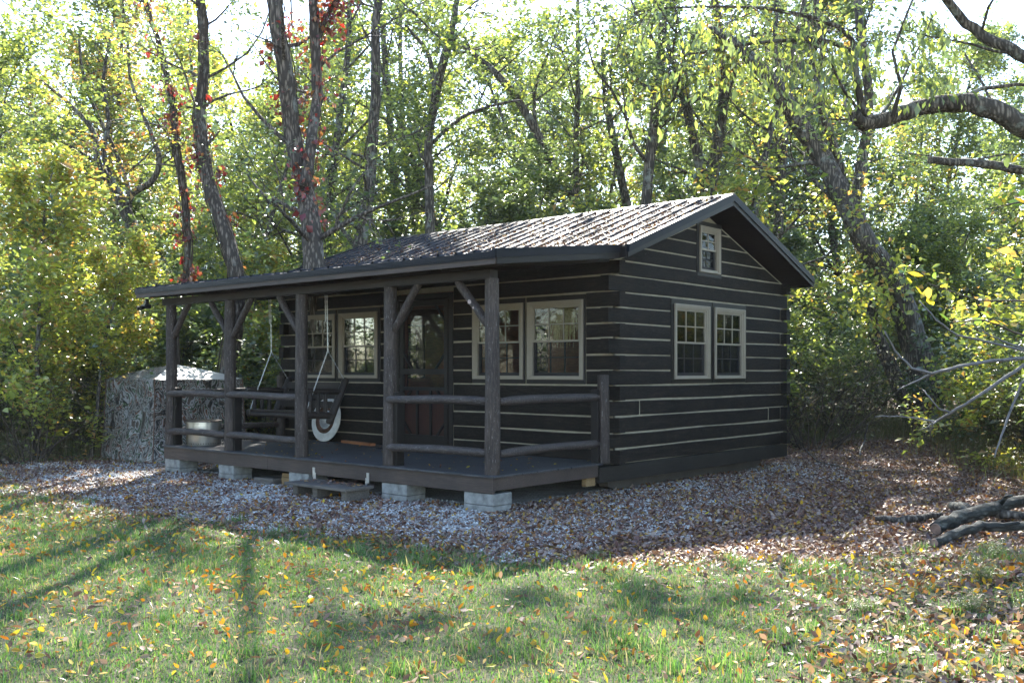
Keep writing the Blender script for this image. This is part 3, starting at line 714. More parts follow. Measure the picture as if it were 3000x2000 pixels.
for zz, s in ((1.69, 1), (iz1 - .1, -1), (iz0 + .2, 1), (1.33, -1)):
    q = .24 if zz in (1.69,) or s == -1 and zz > 2 else .2
    diag((sa + .085, zz + s * q), (sa + .085 + q * .85, zz)); diag((sb - .085, zz + s * q), (sb - .085 - q * .85, zz))
sdoor = mb.build('screen_door', M['dark'], cabin)
MB().add([(sa + .08, D + .012, iz0 + .1), (sb - .08, D + .012, iz0 + .1), (sb - .08, D + .012, iz1 - .05), (sa + .08, D + .012, iz1 - .05)], [(0, 1, 2, 3)]).build('insect_screen', M['screen'], sdoor)
mb = MB(); mb.box(sa + .02, sa + .06, D - .012, D - .006, 1.40, 1.56); mb.tube([(sa + .04, D - .012, 1.42), (sa + .04, D - .05, 1.44), (sa + .04, D - .05, 1.52), (sa + .04, D - .012, 1.54)], .008, 8)
mb.build('handle', M['black'], sdoor)
# fan of straw coloured stalks added for the streaked pattern in the right porch window
rs = random.Random(12); mb = MB()
for k in range(150):
    a = R_(rs.uniform(-75, 75)); c = -1.05 + rs.uniform(-.1, .1); z = 2.60; ln = rs.uniform(.35, .62)
    mb.tube([(c, D + .21 + rs.uniform(0, .05), z), (c + math.sin(a) * ln * .5, D + .2 + rs.uniform(0, .05), z - math.cos(a) * ln * .45), (c + math.sin(a) * ln * .62, D + .19, z - math.cos(a) * ln - .02)], .0045, 4)
straw = mb.build('straw_coloured_fan', plain('straw', (.36, .3, .15), .7, 0, .35, 30, 0))
tag(straw, 'fan of straw coloured stalks behind the upper panes of the porch window nearest the corner', 'dried straw')
# security light under the left end of the porch roof
mb = MB(); mb.box(-7.97, -7.91, -.16, -.10, 2.80, 2.90); mb.box(-8.02, -7.87, -.2, -.08, 2.73, 2.80)
cam_ = mb.build('security_light', M['black'], cabin, bev=.01)
mb = MB(); mb.tube([(-7.99, -.20, 2.745), (-8.0, -.27, 2.73)], [.03, .04], 12); mb.tube([(-7.9, -.20, 2.745), (-7.89, -.27, 2.73)], [.03, .04], 12); mb.build('lamp_head', M['black'], cam_)

# ------------------------------------------------------------------ leaves on the roof and the deck
rng = np.random.default_rng(41)
n = 17000; u = rng.uniform(-8, .4, n); t = rng.random(n) ** 1.35
keep = rng.random(n) < np.clip(.3 + .5 * (u + 8) / 8.4 + .35 * fbm(u * 1.6, t * 5, 2), .06, 1) * np.where(t < .12, 1, .75)
u, t = u[keep], t[keep]; v = EV0 + (RV - EV0) * t; z = EZ + (RZ - EZ) * t
V, Fc = leaves(u, v, z + .02, rng.uniform(.03, .07, len(u)), rng, .3)
n2 = 900; u = rng.uniform(-8, .27, n2); v = PV + (EV0 - PV) * rng.random(n2); z = PZ + (EZ - PZ) * (v - PV) / (EV0 - PV)
V2, F2 = leaves(u, v, z + .012, rng.uniform(.03, .07, n2), rng, .3)
tag(link('roof_leaves', np.vstack([V, V2]), np.vstack([Fc, F2 + len(V)]), M['litter']), 'dry brown leaves and twigs caught on the ribbed metal roof', 'fallen leaves', kind='stuff')
n = 150; u = rng.uniform(-7.4, -.2, n); v = rng.uniform(.05, 2.4, n)
V, Fc = leaves(u, v, np.full(n, .387), rng.uniform(.03, .065, n), rng, .3)
tag(link('deck_leaves', V, Fc, M['litter_bright']), 'a few yellow and brown leaves lying on the porch boards', 'fallen leaves', kind='stuff')

# ------------------------------------------------------------------ things by and on the porch
for k, (u0, u1, lab) in enumerate(((-7.59, -7.13, 'pale concrete block under the far left corner of the porch'), (-5.95, -5.53, 'concrete block under the porch between the far corner and the lumber'),
                              (-4.09, -3.62, 'concrete block half hidden behind the low wooden step'), (-2.03, -1.54, 'concrete block under the porch just right of the wooden step'),
                              (-.50, -.012, 'concrete block under the near right corner of the porch'))):
    mb = MB(); c = (u0 + u1) / 2
    for z0, z1, dx in ((G - .03, .012, 0), (.018, .16, .006)): mb.box(u0 + dx, u1 + dx - .002, .012, .36, z0, z1)
    o = mb.build('concrete_block', M['block'], None, bev=.006, loc=(c, .2, G)); tag(o, lab, 'concrete block', 'concrete blocks under the porch')
st = empty('wooden_step', (-2.67, -.35, G)); tag(st, 'low weathered wooden step with leaves on it in front of the porch', 'step')
mb = MB(); mb.box(-3.36, -2.03, -.60, -.35, .085, .122); mb.box(-3.34, -2.05, -.345, -.10, .085, .122); mb.build('tread', M['grey_lumber'], st, bev=.004)
for u in (-3.27, -2.83, -2.22): MB().box(u, u + .1, -.52, -.12, G - .02, .084).build('leg', M['grey_lumber'], st, bev=.004)
for u, s in ((-3.49, 1), (-2.31, -1)):
    mb = MB(); mb.box(u, u + .05, -.012, -.002, .13, .27); mb.box(u + .02 * s + (.0 if s > 0 else -.0), u + .05 + .03 * s, -.0155, -.0125, .10, .2); mb.build('bracket', M['steel'], st)
rng = np.random.default_rng(43); n = 110
V, Fc = leaves(rng.uniform(-3.3, -2.1, n), rng.normal(-.25, .09, n), np.full(n, .125), rng.uniform(.04, .07, n), rng, .25)
tag(link('step_leaves', V, Fc, M['litter']), 'dead leaves piled on the low wooden step', 'fallen leaves', kind='stuff')
for k, (a, b, c, d, z0, z1, m, lab) in enumerate(((-5.0, -4.52, .0, .36, G, -.035, 'grey_lumber', 'grey board lying lowest in the small lumber pile under the porch'),
        (-4.98, -4.5, .02, .34, -.033, .02, 'grey_lumber', 'grey plank on top of the small lumber pile under the porch'),
        (-4.47, -4.12, .16, .6, G, -.02, 'rough', 'pale timber offcut at the bottom of the stack beside the lumber pile'), (-4.46, -4.13, .15, .6, -.018, .045, 'rough', 'pale timber offcut in the middle of the stack under the porch'),
        (-4.47, -4.12, .17, .6, .047, .11, 'rough', 'pale timber offcut on top of the stack under the porch'))):
    tag(MB().box(a, b, c, d, z0, z1).build('timber_offcut', M[m], None, bev=.005, loc=((a + b) / 2, (c + d) / 2, z0)), lab, 'timber', 'timber under the porch')
tag(MB().beam((-5.72, 2.38, .41), (-4.72, 2.2, .41), .10, .045).build('loose_board', M['oak'], None, bev=.004), 'short orange brown board lying on the porch against the wall', 'board')
tag(MB().box(-4.25, -3.35, 1.85, 2.35, .386, .398).build('door_mat', M['mat'], None, bev=.004), 'thin black mat lying in front of the screen door', 'door mat')
# painted metal disc leaning on the wall
disc = empty('metal_disc', (-6.17, 2.34, .386)); tag(disc, 'round white metal disc with a rusty dark centre leaning on the wall behind the swing', 'metal disc')
def lathe(prof, n=48):
    v = []; f = []
    for r, h in prof:
        for k in range(n): a = 2 * math.pi * k / n; v.append((r * math.cos(a), h, r * math.sin(a)))
    for i in range(len(prof) - 1):
        for k in range(n): f.append((i * n + k, i * n + (k + 1) % n, (i + 1) * n + (k + 1) % n, (i + 1) * n + k))
    return np.array(v), f
def place_disc(prof, name, m):
    v, f = lathe(prof); t = R_(-10); c_, s_ = math.cos(t), math.sin(t)
    y = v[:, 1] * c_ - v[:, 2] * s_; z = v[:, 1] * s_ + v[:, 2] * c_
    v = np.stack([v[:, 0] - 6.17, y + 2.36 - .0, z + .385 + .395], 1)
    return autosmooth(link(name, v, f, m, disc), 40)
rust = plain('rusty_dark_paint', (.09, .045, .028), .55, .2, .6, 12, .4); white = plain('chipped_white_paint', (.62, .60, .56), .5, 0, .18, 9, .3)
place_disc([(.395, .0), (.395, -.018), (.38, -.028), (.255, -.03), (.25, -.02)], 'rim', white)
place_disc([(.252, -.021), (.25, -.045), (.235, -.052), (.215, -.03), (.2, -.045), (.18, -.035), (.165, -.02)], 'inner_ring', rust)
place_disc([(.166, -.021), (.15, -.02), (.12, -.04), (.06, -.06), (.0001, -.066)], 'dish', M['steel'])
# fire pit
pit = empty('fire_pit', (-7.12, .47, .386)); tag(pit, 'round stainless steel fire pit with a flat dark lid standing on the porch', 'fire pit')
m_, nt_, b_ = mat('stained_stainless'); v_ = coords(nt_, (1, 1, .25)); n_ = noise(nt_, v_, 5, 5, .6)
rA = ramp(nt_, [(.35, (.30, .24, .14)), (.5, (.5, .47, .42)), (.65, (.62, .60, .57))], n_); nt_.links.new(rA.outputs[0], b_.inputs['Base Color'])
b_.inputs['Metallic'].default_value = .9; b_.inputs['Roughness'].default_value = .32
v, f = [], []
nseg, r0 = 64, .29
prof = [(.0, .283), (.02, .29), (.375, .29), (.385, .3), (.4, .3), (.4, .27), (.38, .26), (.05, .26), (.05, .0)]
vv = []; ff = []
for h, r in prof:
    for k in range(nseg): a = 2 * math.pi * k / nseg; vv.append((-7.12 + r * math.cos(a), .47 + r * math.sin(a), .387 + h))
for i in range(len(prof) - 1):
    for k in range(nseg): ff.append((i * nseg + k, i * nseg + (k + 1) % nseg, (i + 1) * nseg + (k + 1) % nseg, (i + 1) * nseg + k))
autosmooth(link('body', vv, ff, m_, pit), 40)
mb = MB()
for k in range(44):
    a = 2 * math.pi * k / 44; c = np.array([-7.12 + .2895 * math.cos(a), .47 + .2895 * math.sin(a), .425]); d_ = np.array([math.cos(a), math.sin(a), 0])
    mb.tube([c, c + d_ * .003], .008, 8)
mb.build('vent_hole', M['black'], pit)
mb = MB(); mb.tube([(-7.12, .47, .79), (-7.12, .47, .806), (-7.12, .47, .815)], [.30, .30, .27], 48); mb.build('lid', plain('dark_lid', (.06, .045, .04), .45, .6, .4, 12, .2), pit, bev=.003)
# ---- camouflage blind
m_, nt_, b_ = mat('camouflage_fabric'); v_ = coords(nt_, (1.1, 1.1, .8)); n1 = noise(nt_, v_, 3.6, 2.5, .6, .9); n2_ = noise(nt_, v_, 16, 4, .7, .5); n3 = noise(nt_, coords(nt_, (2.5, 2.5, .5)), 12, 4, .6, 1.5)
rA = ramp(nt_, [(0, (.012, .011, .010)), (.36, (.07, .05, .035)), (.41, (.26, .25, .24)), (.45, (.015, .014, .012)), (.475, (.05, .085, .03)), (.50, (.30, .29, .28)), (.535, (.14, .055, .025)), (.56, (.03, .025, .02)), (.58, (.22, .20, .18)), (.63, (.02, .018, .015)), (.68, (.2, .19, .18))], n1, 'CONSTANT')
rB = ramp(nt_, [(0, (.03, .03, .025)), (.45, (1, 1, 1))], n2_); rB.color_ramp.elements[0].position = .36
mm = nt_.nodes.new("ShaderNodeMix"); mm.data_type = 'RGBA'; mm.blend_type = 'MULTIPLY'; mm.inputs[0].default_value = .8
nt_.links.new(rA.outputs[0], mm.inputs[6]); nt_.links.new(rB.outputs[0], mm.inputs[7])
f3 = ramp(nt_, [(.64, (0, 0, 0)), (.66, (1, 1, 1))], n3); oc = mixc(nt_, f3.outputs[0], mm.outputs[2], (.32, .31, .30))
nt_.links.new(oc, b_.inputs['Base Color']); b_.inputs['Roughness'].default_value = .55; bump(nt_, b_, noise(nt_, coords(nt_), 3, 3, .5), .6, .05)
camo = m_
tent = empty('hunting_blind', (-9.6, 2.0, G)); tag(tent, 'camouflage pop-up hunting blind standing beyond the left end of the porch', 'tent')
RT3 = np.array([RT[0], RT[1], 0]); FW3 = np.array([FW[0], FW[1], 0]); C0 = np.array([-9.2, .72, 0])
cor = [C0, C0 + RT3 * 1.25 + FW3 * 1.42, C0 - RT3 * .17 + FW3 * 2.67, C0 - RT3 * 1.42 + FW3 * 1.25]
cen = sum(cor) / 4; zt = 1.50
def wallpatch(P, Q, bulge, nx=14, nz=14, seed=0):
    rr = random.Random(seed); n3 = np.cross(Q - P, (0, 0, 1)); n3 /= np.linalg.norm(n3); v = []; f = []
    if n3 @ (P - cen) < 0: n3 = -n3
    for j in range(nz + 1):
        t = j / nz; z = G - .01 + (zt - G) * t
        for i in range(nx + 1):
            s = i / nx; p = P + (Q - P) * s
            bow = bulge * math.sin(math.pi * s) * math.sin(math.pi * min(1, t)) + .09 * (1 - t) ** 2 + .028 * math.sin(7 * s + 5 * t + seed) * (1 - t * .7) + .018 * math.sin(17 * s - 9 * t + seed)
            edge = min(s, 1 - s) < 1e-6
            out = n3 * (bow if not edge else .0) + (p - cen) * (.085 * (1 - t) ** 1.5)
            q = p + out; v.append((q[0], q[1], z))
    for j in range(nz):
        for i in range(nx): a = j * (nx + 1) + i; f.append((a, a + 1, a + nx + 2, a + nx + 1))
    return v, f
for k in range(4):
    mb = MB(); mb.add(*wallpatch(cor[k], cor[(k + 1) % 4], -.05, seed=k)); autosmooth(mb.build('wall_panel', camo, tent), 70)
pale = plain('sunlit_roof_fabric', (.52, .47, .40), .45, 0, .12, 4, .2)  # sunlight on the blind's roof, put into the fabric colour
apex = cen + np.array([0, 0, 1.79])
for k in range(4):
    P, Q = cor[k] + (0, 0, zt), cor[(k + 1) % 4] + (0, 0, zt); v = []; f = []; n = 10
    for j in range(n + 1):
        t = j / n
        for i in range(n + 1):
            s = i / n; p = (P + (Q - P) * s) * (1 - t) + apex * t; p = p + np.array([0, 0, .02 * math.sin(math.pi * t) - .04 * math.sin(math.pi * s) * (1 - t)])
            v.append(p)
    for j in range(n):
        for i in range(n): a = j * (n + 1) + i; f.append((a, a + 1, a + n + 2, a + n + 1))
    autosmooth(MB().add(v, f).build('roof_panel', camo if k == 3 else pale, tent), 80)
for k in range(4):
    mb = MB(); c = cor[k]; o_ = (c - cen) * 1.005 + cen
    pts = [o_ + (o_ - cen) * (.085 * (1 - t) ** 1.5) + np.array([0, 0, G + (zt - G) * t]) for t in np.linspace(0, 1, 8)]
    mb.tube(pts, .012, 6); mb.build('seam', plain('brown_webbing', (.12, .07, .05), .7, 0, .2, 9, 0), tent)
# ---- porch swing
SWL, SWR = -6.30, -4.77
sw = empty('porch_swing', (-5.53, 1.25, .85)); tag(sw, 'dark log porch swing hanging on two steel chains', 'porch swing')
swm = wood('swing_wood', (.012, .009, .008), (.026, .020, .017), (.05, .04, .034), (4, 4, 4), .5, .5)
def slog(p, q, r, name, ends=.75):
    p = np.array(p, float); q = np.array(q, float); d_ = q - p; pts = [p + d_ * t for t in (0, .03, .25, .5, .75, .97, 1)]
    return autosmooth(MB().tube(pts, [r * ends, r, r * 1.03, r * .97, r * 1.02, r, r * ends], 12, rng=rp, wob=.02).build(name, swm, sw), 55)
for u in (SWL, SWR):
    slog((u, 1.30, .80), (u, 1.66, 1.53), .062, 'back_post')
    slog((u - .02, .80, .955), (u, 1.36, .93), .06, 'seat_rail')
    slog((u - .02, .78, 1.34), (u, 1.56, 1.31), .05, 'armrest')
    for v_ in (.93, 1.08, 1.23): slog((u, v_, .98), (u, v_, 1.32), .034, 'spindle', .5)
for k in range(5): MB().box(SWL + .0, SWR - .0, .82 + k * .105, .915 + k * .105, .985 + .0 - k * .006, 1.015 - k * .006).build('seat_slat', swm, sw, bev=.006)
slog((SWL - .08, .86, .935), (SWR + .02, .86, .935), .045, 'front_rail')
for zz, vv_ in ((1.10, 1.43), (1.25, 1.50), (1.41, 1.58)):
    a, b, h = SWL + .03, SWR - .03, .055
    mb = MB(); mb.prism([(a, zz), (a + .06, zz - h), (b - .06, zz - h), (b, zz), (b - .06, zz + h), (a + .06, zz + h)], vv_ - .015, vv_ + .015, axis='y'); mb.build('back_slat', swm, sw, bev=.005)
def chain(p, q, name='chain', pitch=.042, r=.0042, w=.014, double=False):
    p = np.array(p, float); q = np.array(q, float); L_ = np.linalg.norm(q - p); d_ = (q - p) / L_; n = int(L_ / pitch)
    a = np.cross(d_, (0.3, 1, .2)); a /= np.linalg.norm(a); b = np.cross(d_, a); mb = MB()
    for k in range(n):
        c = p + d_ * (k + .5) * L_ / n; s = a if k % 2 else b; hl = L_ / n * .62; ring = []
        for j in range(9):
            an = 2 * math.pi * j / 8; ring.append(c + d_ * hl * math.cos(an) + s * w * .5 * math.sin(an))
        mb.tube(ring, r, 5, cap=False)
    return mb.build(name, M['chain'], sw)
for u in (SWL, SWR):
    t_, s_ = np.array([u + .08, 1.2, 2.88]), np.array([u + .1, 1.2, 1.98])
    chain(t_, s_); chain(s_, (u - .01, .85, 1.0)); chain(s_, (u, 1.64, 1.48))
    chain(t_ + (-.05, 0, 0), t_ + (-.05, .01, -.42))
mb = MB(); mb.box(-6.6, -4.4, 1.16, 1.25, 2.88, 2.97); mb.build('swing_beam', M['beam'], cabin)

# ------------------------------------------------------------------ trees
TOPKEEP = .2
class Tree:
    topkeep = TOPKEEP
    """collects limbs (tubes) and the points of its leafy twigs"""
    def __init__(s, seed): s.r = np.random.default_rng(seed); s.limbs = MB(); s.tw = MB(); s.lp = []; s.ld = []
    def limb(s, pts, rad, sides=10, wob=.05):
        s.limbs.tube(pts, rad, sides, cap=True, rng=s.r, wob=wob)
    def grow(s, p, d, length, rad, lvl, up=.12, leafy=1, kids=(5, 5, 4), spread=.9):
        r = s.r; n = 5 if lvl else 4; p = np.array(p, float); d = np.array(d, float); d /= np.linalg.norm(d)
        pts = [p.copy()]; st = length / n; ds = []
        for k in range(n):
            d = d + r.normal(0, .16, 3) + np.array([0, 0, up * (.5 if lvl else -.3)]); d /= np.linalg.norm(d); p = p + d * st; pts.append(p.copy()); ds.append(d.copy())
        rr = [rad * (1 - .75 * k / n) for k in range(n + 1)]
        (s.limbs if rad > .02 else s.tw).tube(pts, rr, 7 if rad > .04 else (5 if rad > .015 else 3), cap=False, rng=r, wob=.04 if rad > .03 else 0)
        if lvl == 0 or lvl == 1:
            k0 = 1 if lvl == 0 else 3
            for k in range(k0, n + 1):
                for q in range(2): s.lp.append(pts[k - 1] + (pts[k] - pts[k - 1]) * r.random()); s.ld.append(ds[k - 1])
        if lvl > 0:
            for k in range(kids[lvl - 1]):
                i = r.integers(1, n + 1) if k else n; a = r.normal(0, 1, 3); a -= ds[i - 1] * (a @ ds[i - 1]); a /= np.linalg.norm(a)
                nd = ds[i - 1] * .75 + a * spread; nd[2] += up
                s.grow(pts[i], nd, length * r.uniform(.42, .62), rr[i] * .65 + .002, lvl - 1, up, leafy, kids, spread)
    def crown(s, n, sig, size, droop=0.0, aspect=.6, keep=None):
        """n leaves as folded two-triangle blades scattered round the twigs"""
        r = s.r; P = np.array(s.lp); Dv = np.array(s.ld); i = r.integers(0, len(P), n)
        c = P[i] + r.normal(0, sig, (n, 3)) + np.array([0, 0, -.03])
        k = r.random(n) < np.clip(1.05 - .10 * (c[:, 2] - 5), s.topkeep, 1); c = c[k]; i = i[k]; n = len(c)
        a = r.normal(0, 1, (n, 3)) * np.array([1, 1, .45]) + Dv[i] * .5; a[:, 2] -= droop * 2.2; a /= np.linalg.norm(a, axis=1)[:, None]
        nr = r.normal(0, .55, (n, 3)) + np.array([0, 0, 1.0]); b = np.cross(nr, a); b /= np.linalg.norm(b, axis=1)[:, None] + 1e-9; nr = np.cross(a, b)
        L_ = (size * np.exp(r.normal(-.05, .32, n)))[:, None]; w = L_ * aspect * .5
        V = np.stack([c, c + a * L_ * .5 + b * w + nr * w * .35, c + a * L_ - nr * L_ * .12, c + a * L_ * .5 - b * w + nr * w * .35], 1).reshape(-1, 3)
        base = (np.arange(n) * 4)[:, None, None]
        return V, (np.array([[0, 2, 1], [0, 3, 2]])[None] + base).reshape(-1, 3)
    def build(s, name, leafm, n, sig=.16, size=.11, barkm='bark', droop=0.0, aspect=.6, root=None, keep=None):
        t = root if root is not None else empty(name, (0, 0, 0))
        if s.tw.v: s.limbs.add(s.tw.v, s.tw.f)
        tr = s.limbs.build('trunk', M[barkm], t, smooth=True)
        V, Fc = s.crown(n, sig, size, droop, aspect, keep)
        link('crown', V, Fc, M[leafm], t)
        return t
def canopy_proto(seed, H, r0, first, n1, leafm, nleaf, lean=.06, size=.12, top=TOPKEEP):
    t = Tree(seed); t.topkeep = top; r = t.r; pts = []; p = np.array([0, 0, -.15]); d = np.array([r.normal(0, lean), r.normal(0, lean), 1]); n = 14
    for k in range(n + 1): pts.append(p.copy()); d = d + np.array([r.normal(0, .07), r.normal(0, .07), 0]); p = p + d / np.linalg.norm(d) * H / n
    rad = [r0 * (1.25 if k == 0 else 1) * (1 - .8 * (k / n) ** 1.1) for k in range(n + 1)]
    t.limb(pts, rad, 10, .07)
    for k in range(n1):
        z = first + (H * .97 - first) * (k + r.random()) / n1; i = min(n - 1, int(z / H * n)); q = pts[i] + (pts[i + 1] - pts[i]) * r.random()
        a = r.random() * 6.28; rise = .25 + .7 * (z / H); ln = (1 - .55 * (z - first) / (H - first)) * r.uniform(.75, 1.15) * H * .23
        t.grow(q, (math.cos(a), math.sin(a), rise), ln, rad[i] * .42, 2, .10, 1, (4, 4))
    return t.build('tree', leafm, nleaf, .13, size)
def bush_proto(seed, H, stems, leafm, nleaf, size=.085, sig=.09, name='shrub', kids=(4, 4), rad=.018, droop=.0):
    t = Tree(seed); r = t.r
    for k in range(stems):
        a = r.random() * 6.28; t.grow((math.cos(a) * .25 * r.random(), math.sin(a) * .25 * r.random(), -.05), (math.cos(a) * r.uniform(.15, .9), math.sin(a) * r.uniform(.15, .9), 1), H * r.uniform(.6, 1), rad * r.uniform(.6, 1.3), 2, .05, 1, kids)
    root = empty(name, (0, 0, 0)); t.limbs.add(t.tw.v, t.tw.f); t.limbs.build('stems', M['twig'], root); V, Fc = t.crown(nleaf, sig, size, droop); link('foliage', V, Fc, M[leafm], root)
    return root
def copy_thing(src, loc, rz, sc, leafm=None, label=None, group=None, cat=None):
    o = src.copy(); COL.objects.link(o); o.location = loc; o.rotation_euler = (0, 0, rz); o.scale = sc if not np.isscalar(sc) else (sc,) * 3
    for ch in src.children:
        c = ch.copy(); COL.objects.link(c); c.parent = o
        if leafm and c.name.split('.')[0] in ('crown', 'foliage'):
            c.material_slots[0].link = 'OBJECT'; c.material_slots[0].material = M[leafm]
    tag(o, label, cat, group); return o
def drop(src):                                   # a prototype that was only there to be copied
    for c in list(src.children): bpy.data.objects.remove(c)
    bpy.data.objects.remove(src)

# --- the trees one can tell apart
KEY = [
 ('dark tree on the left forking low into many curved spreading limbs', 24, 'lf_mixed', [
   [(352, 660, 36), (320, 560, 33), (290, 490, 28), (262, 430, 20), (226, 375, 16), (213, 300, 12), (150, 230, 8), (60, 160, 5)],
   [(292, 495, 18), (302, 447, 16), (345, 420, 14), (366, 370, 13), (345, 300, 10), (300, 180, 7), (290, 60, 5)],
   [(262, 430, 14), (238, 350, 12), (250, 280, 10), (238, 180, 8), (262, 40, 6)],
   [(300, 460, 12), (285, 400, 11), (262, 340, 9), (200, 210, 7), (180, 90, 5)],
   [(226, 375, 10), (150, 330, 8), (90, 290, 6), (10, 235, 5)]], 9000, 6),
 ('thin trunk wrapped in dry vines left of the red vine tree', 21, 'lf_orange', [
   [(402, 740, 14), (430, 620, 16), (426, 480, 16), (406, 350, 14), (396, 250, 13), (370, 120, 10), (330, -10, 8)]], 5000, 9),
 ('slender dark leaning trunk rising behind the second porch post', 20, 'lf_mixed', [
   [(520, 900, 40), (540, 720, 38), (545, 645, 36), (512, 520, 32), (476, 400, 30), (460, 280, 27), (470, 150, 23), (462, -10, 18)]], 6000, 8),
 ('thick double trunk hung with red and orange vine leaves', 18.6, 'lf_green', [
   [(738, 900, 56), (735, 700, 52), (722, 610, 49), (712, 500, 45), (690, 400, 43), (668, 280, 39), (652, 150, 37), (628, -10, 34)],
   [(700, 430, 26), (714, 330, 26), (728, 220, 25), (722, 100, 24), (718, -10, 22)],
   [(722, 110, 13), (750, 40, 11), (785, -20, 9)]], 7000, 7),
 ('straight grey brown trunk above the left end of the metal roof', 23, 'lf_green', [
   [(815, 760, 34), (820, 640, 33), (827, 560, 31), (845, 460, 28), (852, 370, 26), (862, 230, 24), (862, 80, 20), (872, -20, 18)],
   [(822, 575, 12), (790, 530, 10), (750, 470, 8), (715, 440, 6)]], 8000, 8),
 ('forked tree with an upright trunk behind the middle of the roof ridge', 25, 'lf_mixed', [
   [(980, 760, 24), (988, 560, 23), (985, 420, 20), (985, 330, 19), (1000, 220, 21), (1022, 130, 20), (1045, 30, 14), (1052, -20, 10)],
   [(1000, 215, 12), (985, 130, 10), (960, 90, 8), (930, 60, 5)],
   [(990, 330, 10), (1060, 270, 8), (1140, 240, 6), (1200, 230, 4)]], 8000, 8),
 ('tree leaning steeply to the left over the roof ridge', 27, 'lf_mixed', [
   [(1440, 640, 24), (1345, 490, 23), (1300, 430, 22), (1275, 390, 21), (1235, 310, 20), (1190, 230, 18), (1140, 170, 16), (1095, 130, 12), (1060, 105, 8)],
   [(1232, 305, 9), (1228, 215, 7), (1260, 120, 5)]], 6500, 7),
 ('thin bent trunk just right of the leaning tree', 30, 'lf_green', [
   [(1470, 660, 22), (1440, 470, 20), (1410, 330, 18), (1392, 230, 16), (1385, 110, 12)]], 6000, 7),
 ('grey trunk dividing in a V above the roof peak', 26, 'lf_green', [
   [(1620, 660, 36), (1628, 450, 33), (1645, 350, 28), (1662, 220, 24), (1655, 100, 20), (1640, -20, 16)],
   [(1630, 455, 24), (1600, 350, 22), (1572, 230, 20), (1550, 150, 14), (1520, 80, 8)]], 8000, 8),
 ('straight trunk between the roof peak and the big leaning tree', 30, 'lf_mixed', [
   [(1780, 660, 24), (1792, 440, 22), (1800, 330, 22), (1812, 250, 18), (1840, 130, 14)],
   [(1793, 440, 9), (1750, 380, 7), (1730, 300, 5)]], 6000, 7),
 ('big rough barked tree leaning left beside the cabin with a forked base', 23.5, 'lf_mixed', [
   [(2142, 1035, 92), (2136, 990, 76), (2130, 930, 70), (2118, 850, 65), (2085, 740, 60), (2045, 640, 56), (1990, 560, 53), (1950, 480, 50), (1915, 410, 46), (1880, 350, 44), (1840, 290, 41), (1790, 210, 37), (1730, 140, 31), (1680, 95, 23), (1630, 65, 14)],
   [(1960, 480, 32), (1976, 400, 27), (1986, 330, 24), (1996, 260, 22), (1990, 170, 20), (1975, 60, 18), (1968, -20, 16)],
   [(1948, 470, 26), (1925, 370, 21), (1900, 290, 18), (1878, 200, 16), (1890, 100, 14), (1868, -20, 12)],
   [(1840, 290, 16), (1800, 240, 14), (1780, 130, 12), (1785, -20, 10)],
   [(2112, 1020, 36), (2080, 930, 36), (2040, 830, 33), (2010, 760, 29), (2004, 710, 25), (2032, 645, 22)]], 4500, 7),
 ('near tree beyond the right edge reaching in with an arching mossy limb', 15, 'lf_green', [
   [(2650, 1330, 110), (2640, 900, 90), (2590, 600, 78), (2480, 400, 58), (2400, 320, 50), (2352, 292, 47), (2280, 252, 45), (2200, 236, 41), (2120, 248, 38), (2050, 268, 36), (1985, 285, 33), (1965, 262, 24)],
   [(2590, 600, 30), (2460, 425, 22), (2352, 392, 20), (2250, 376, 19), (2135, 368, 17)],
   [(2590, 600, 40), (2500, 250, 34), (2420, 170, 30), (2340, 122, 28), (2270, 90, 25), (2205, 40, 22), (2160, -20, 18)]], 3500, 4),
]
vine_pts = []
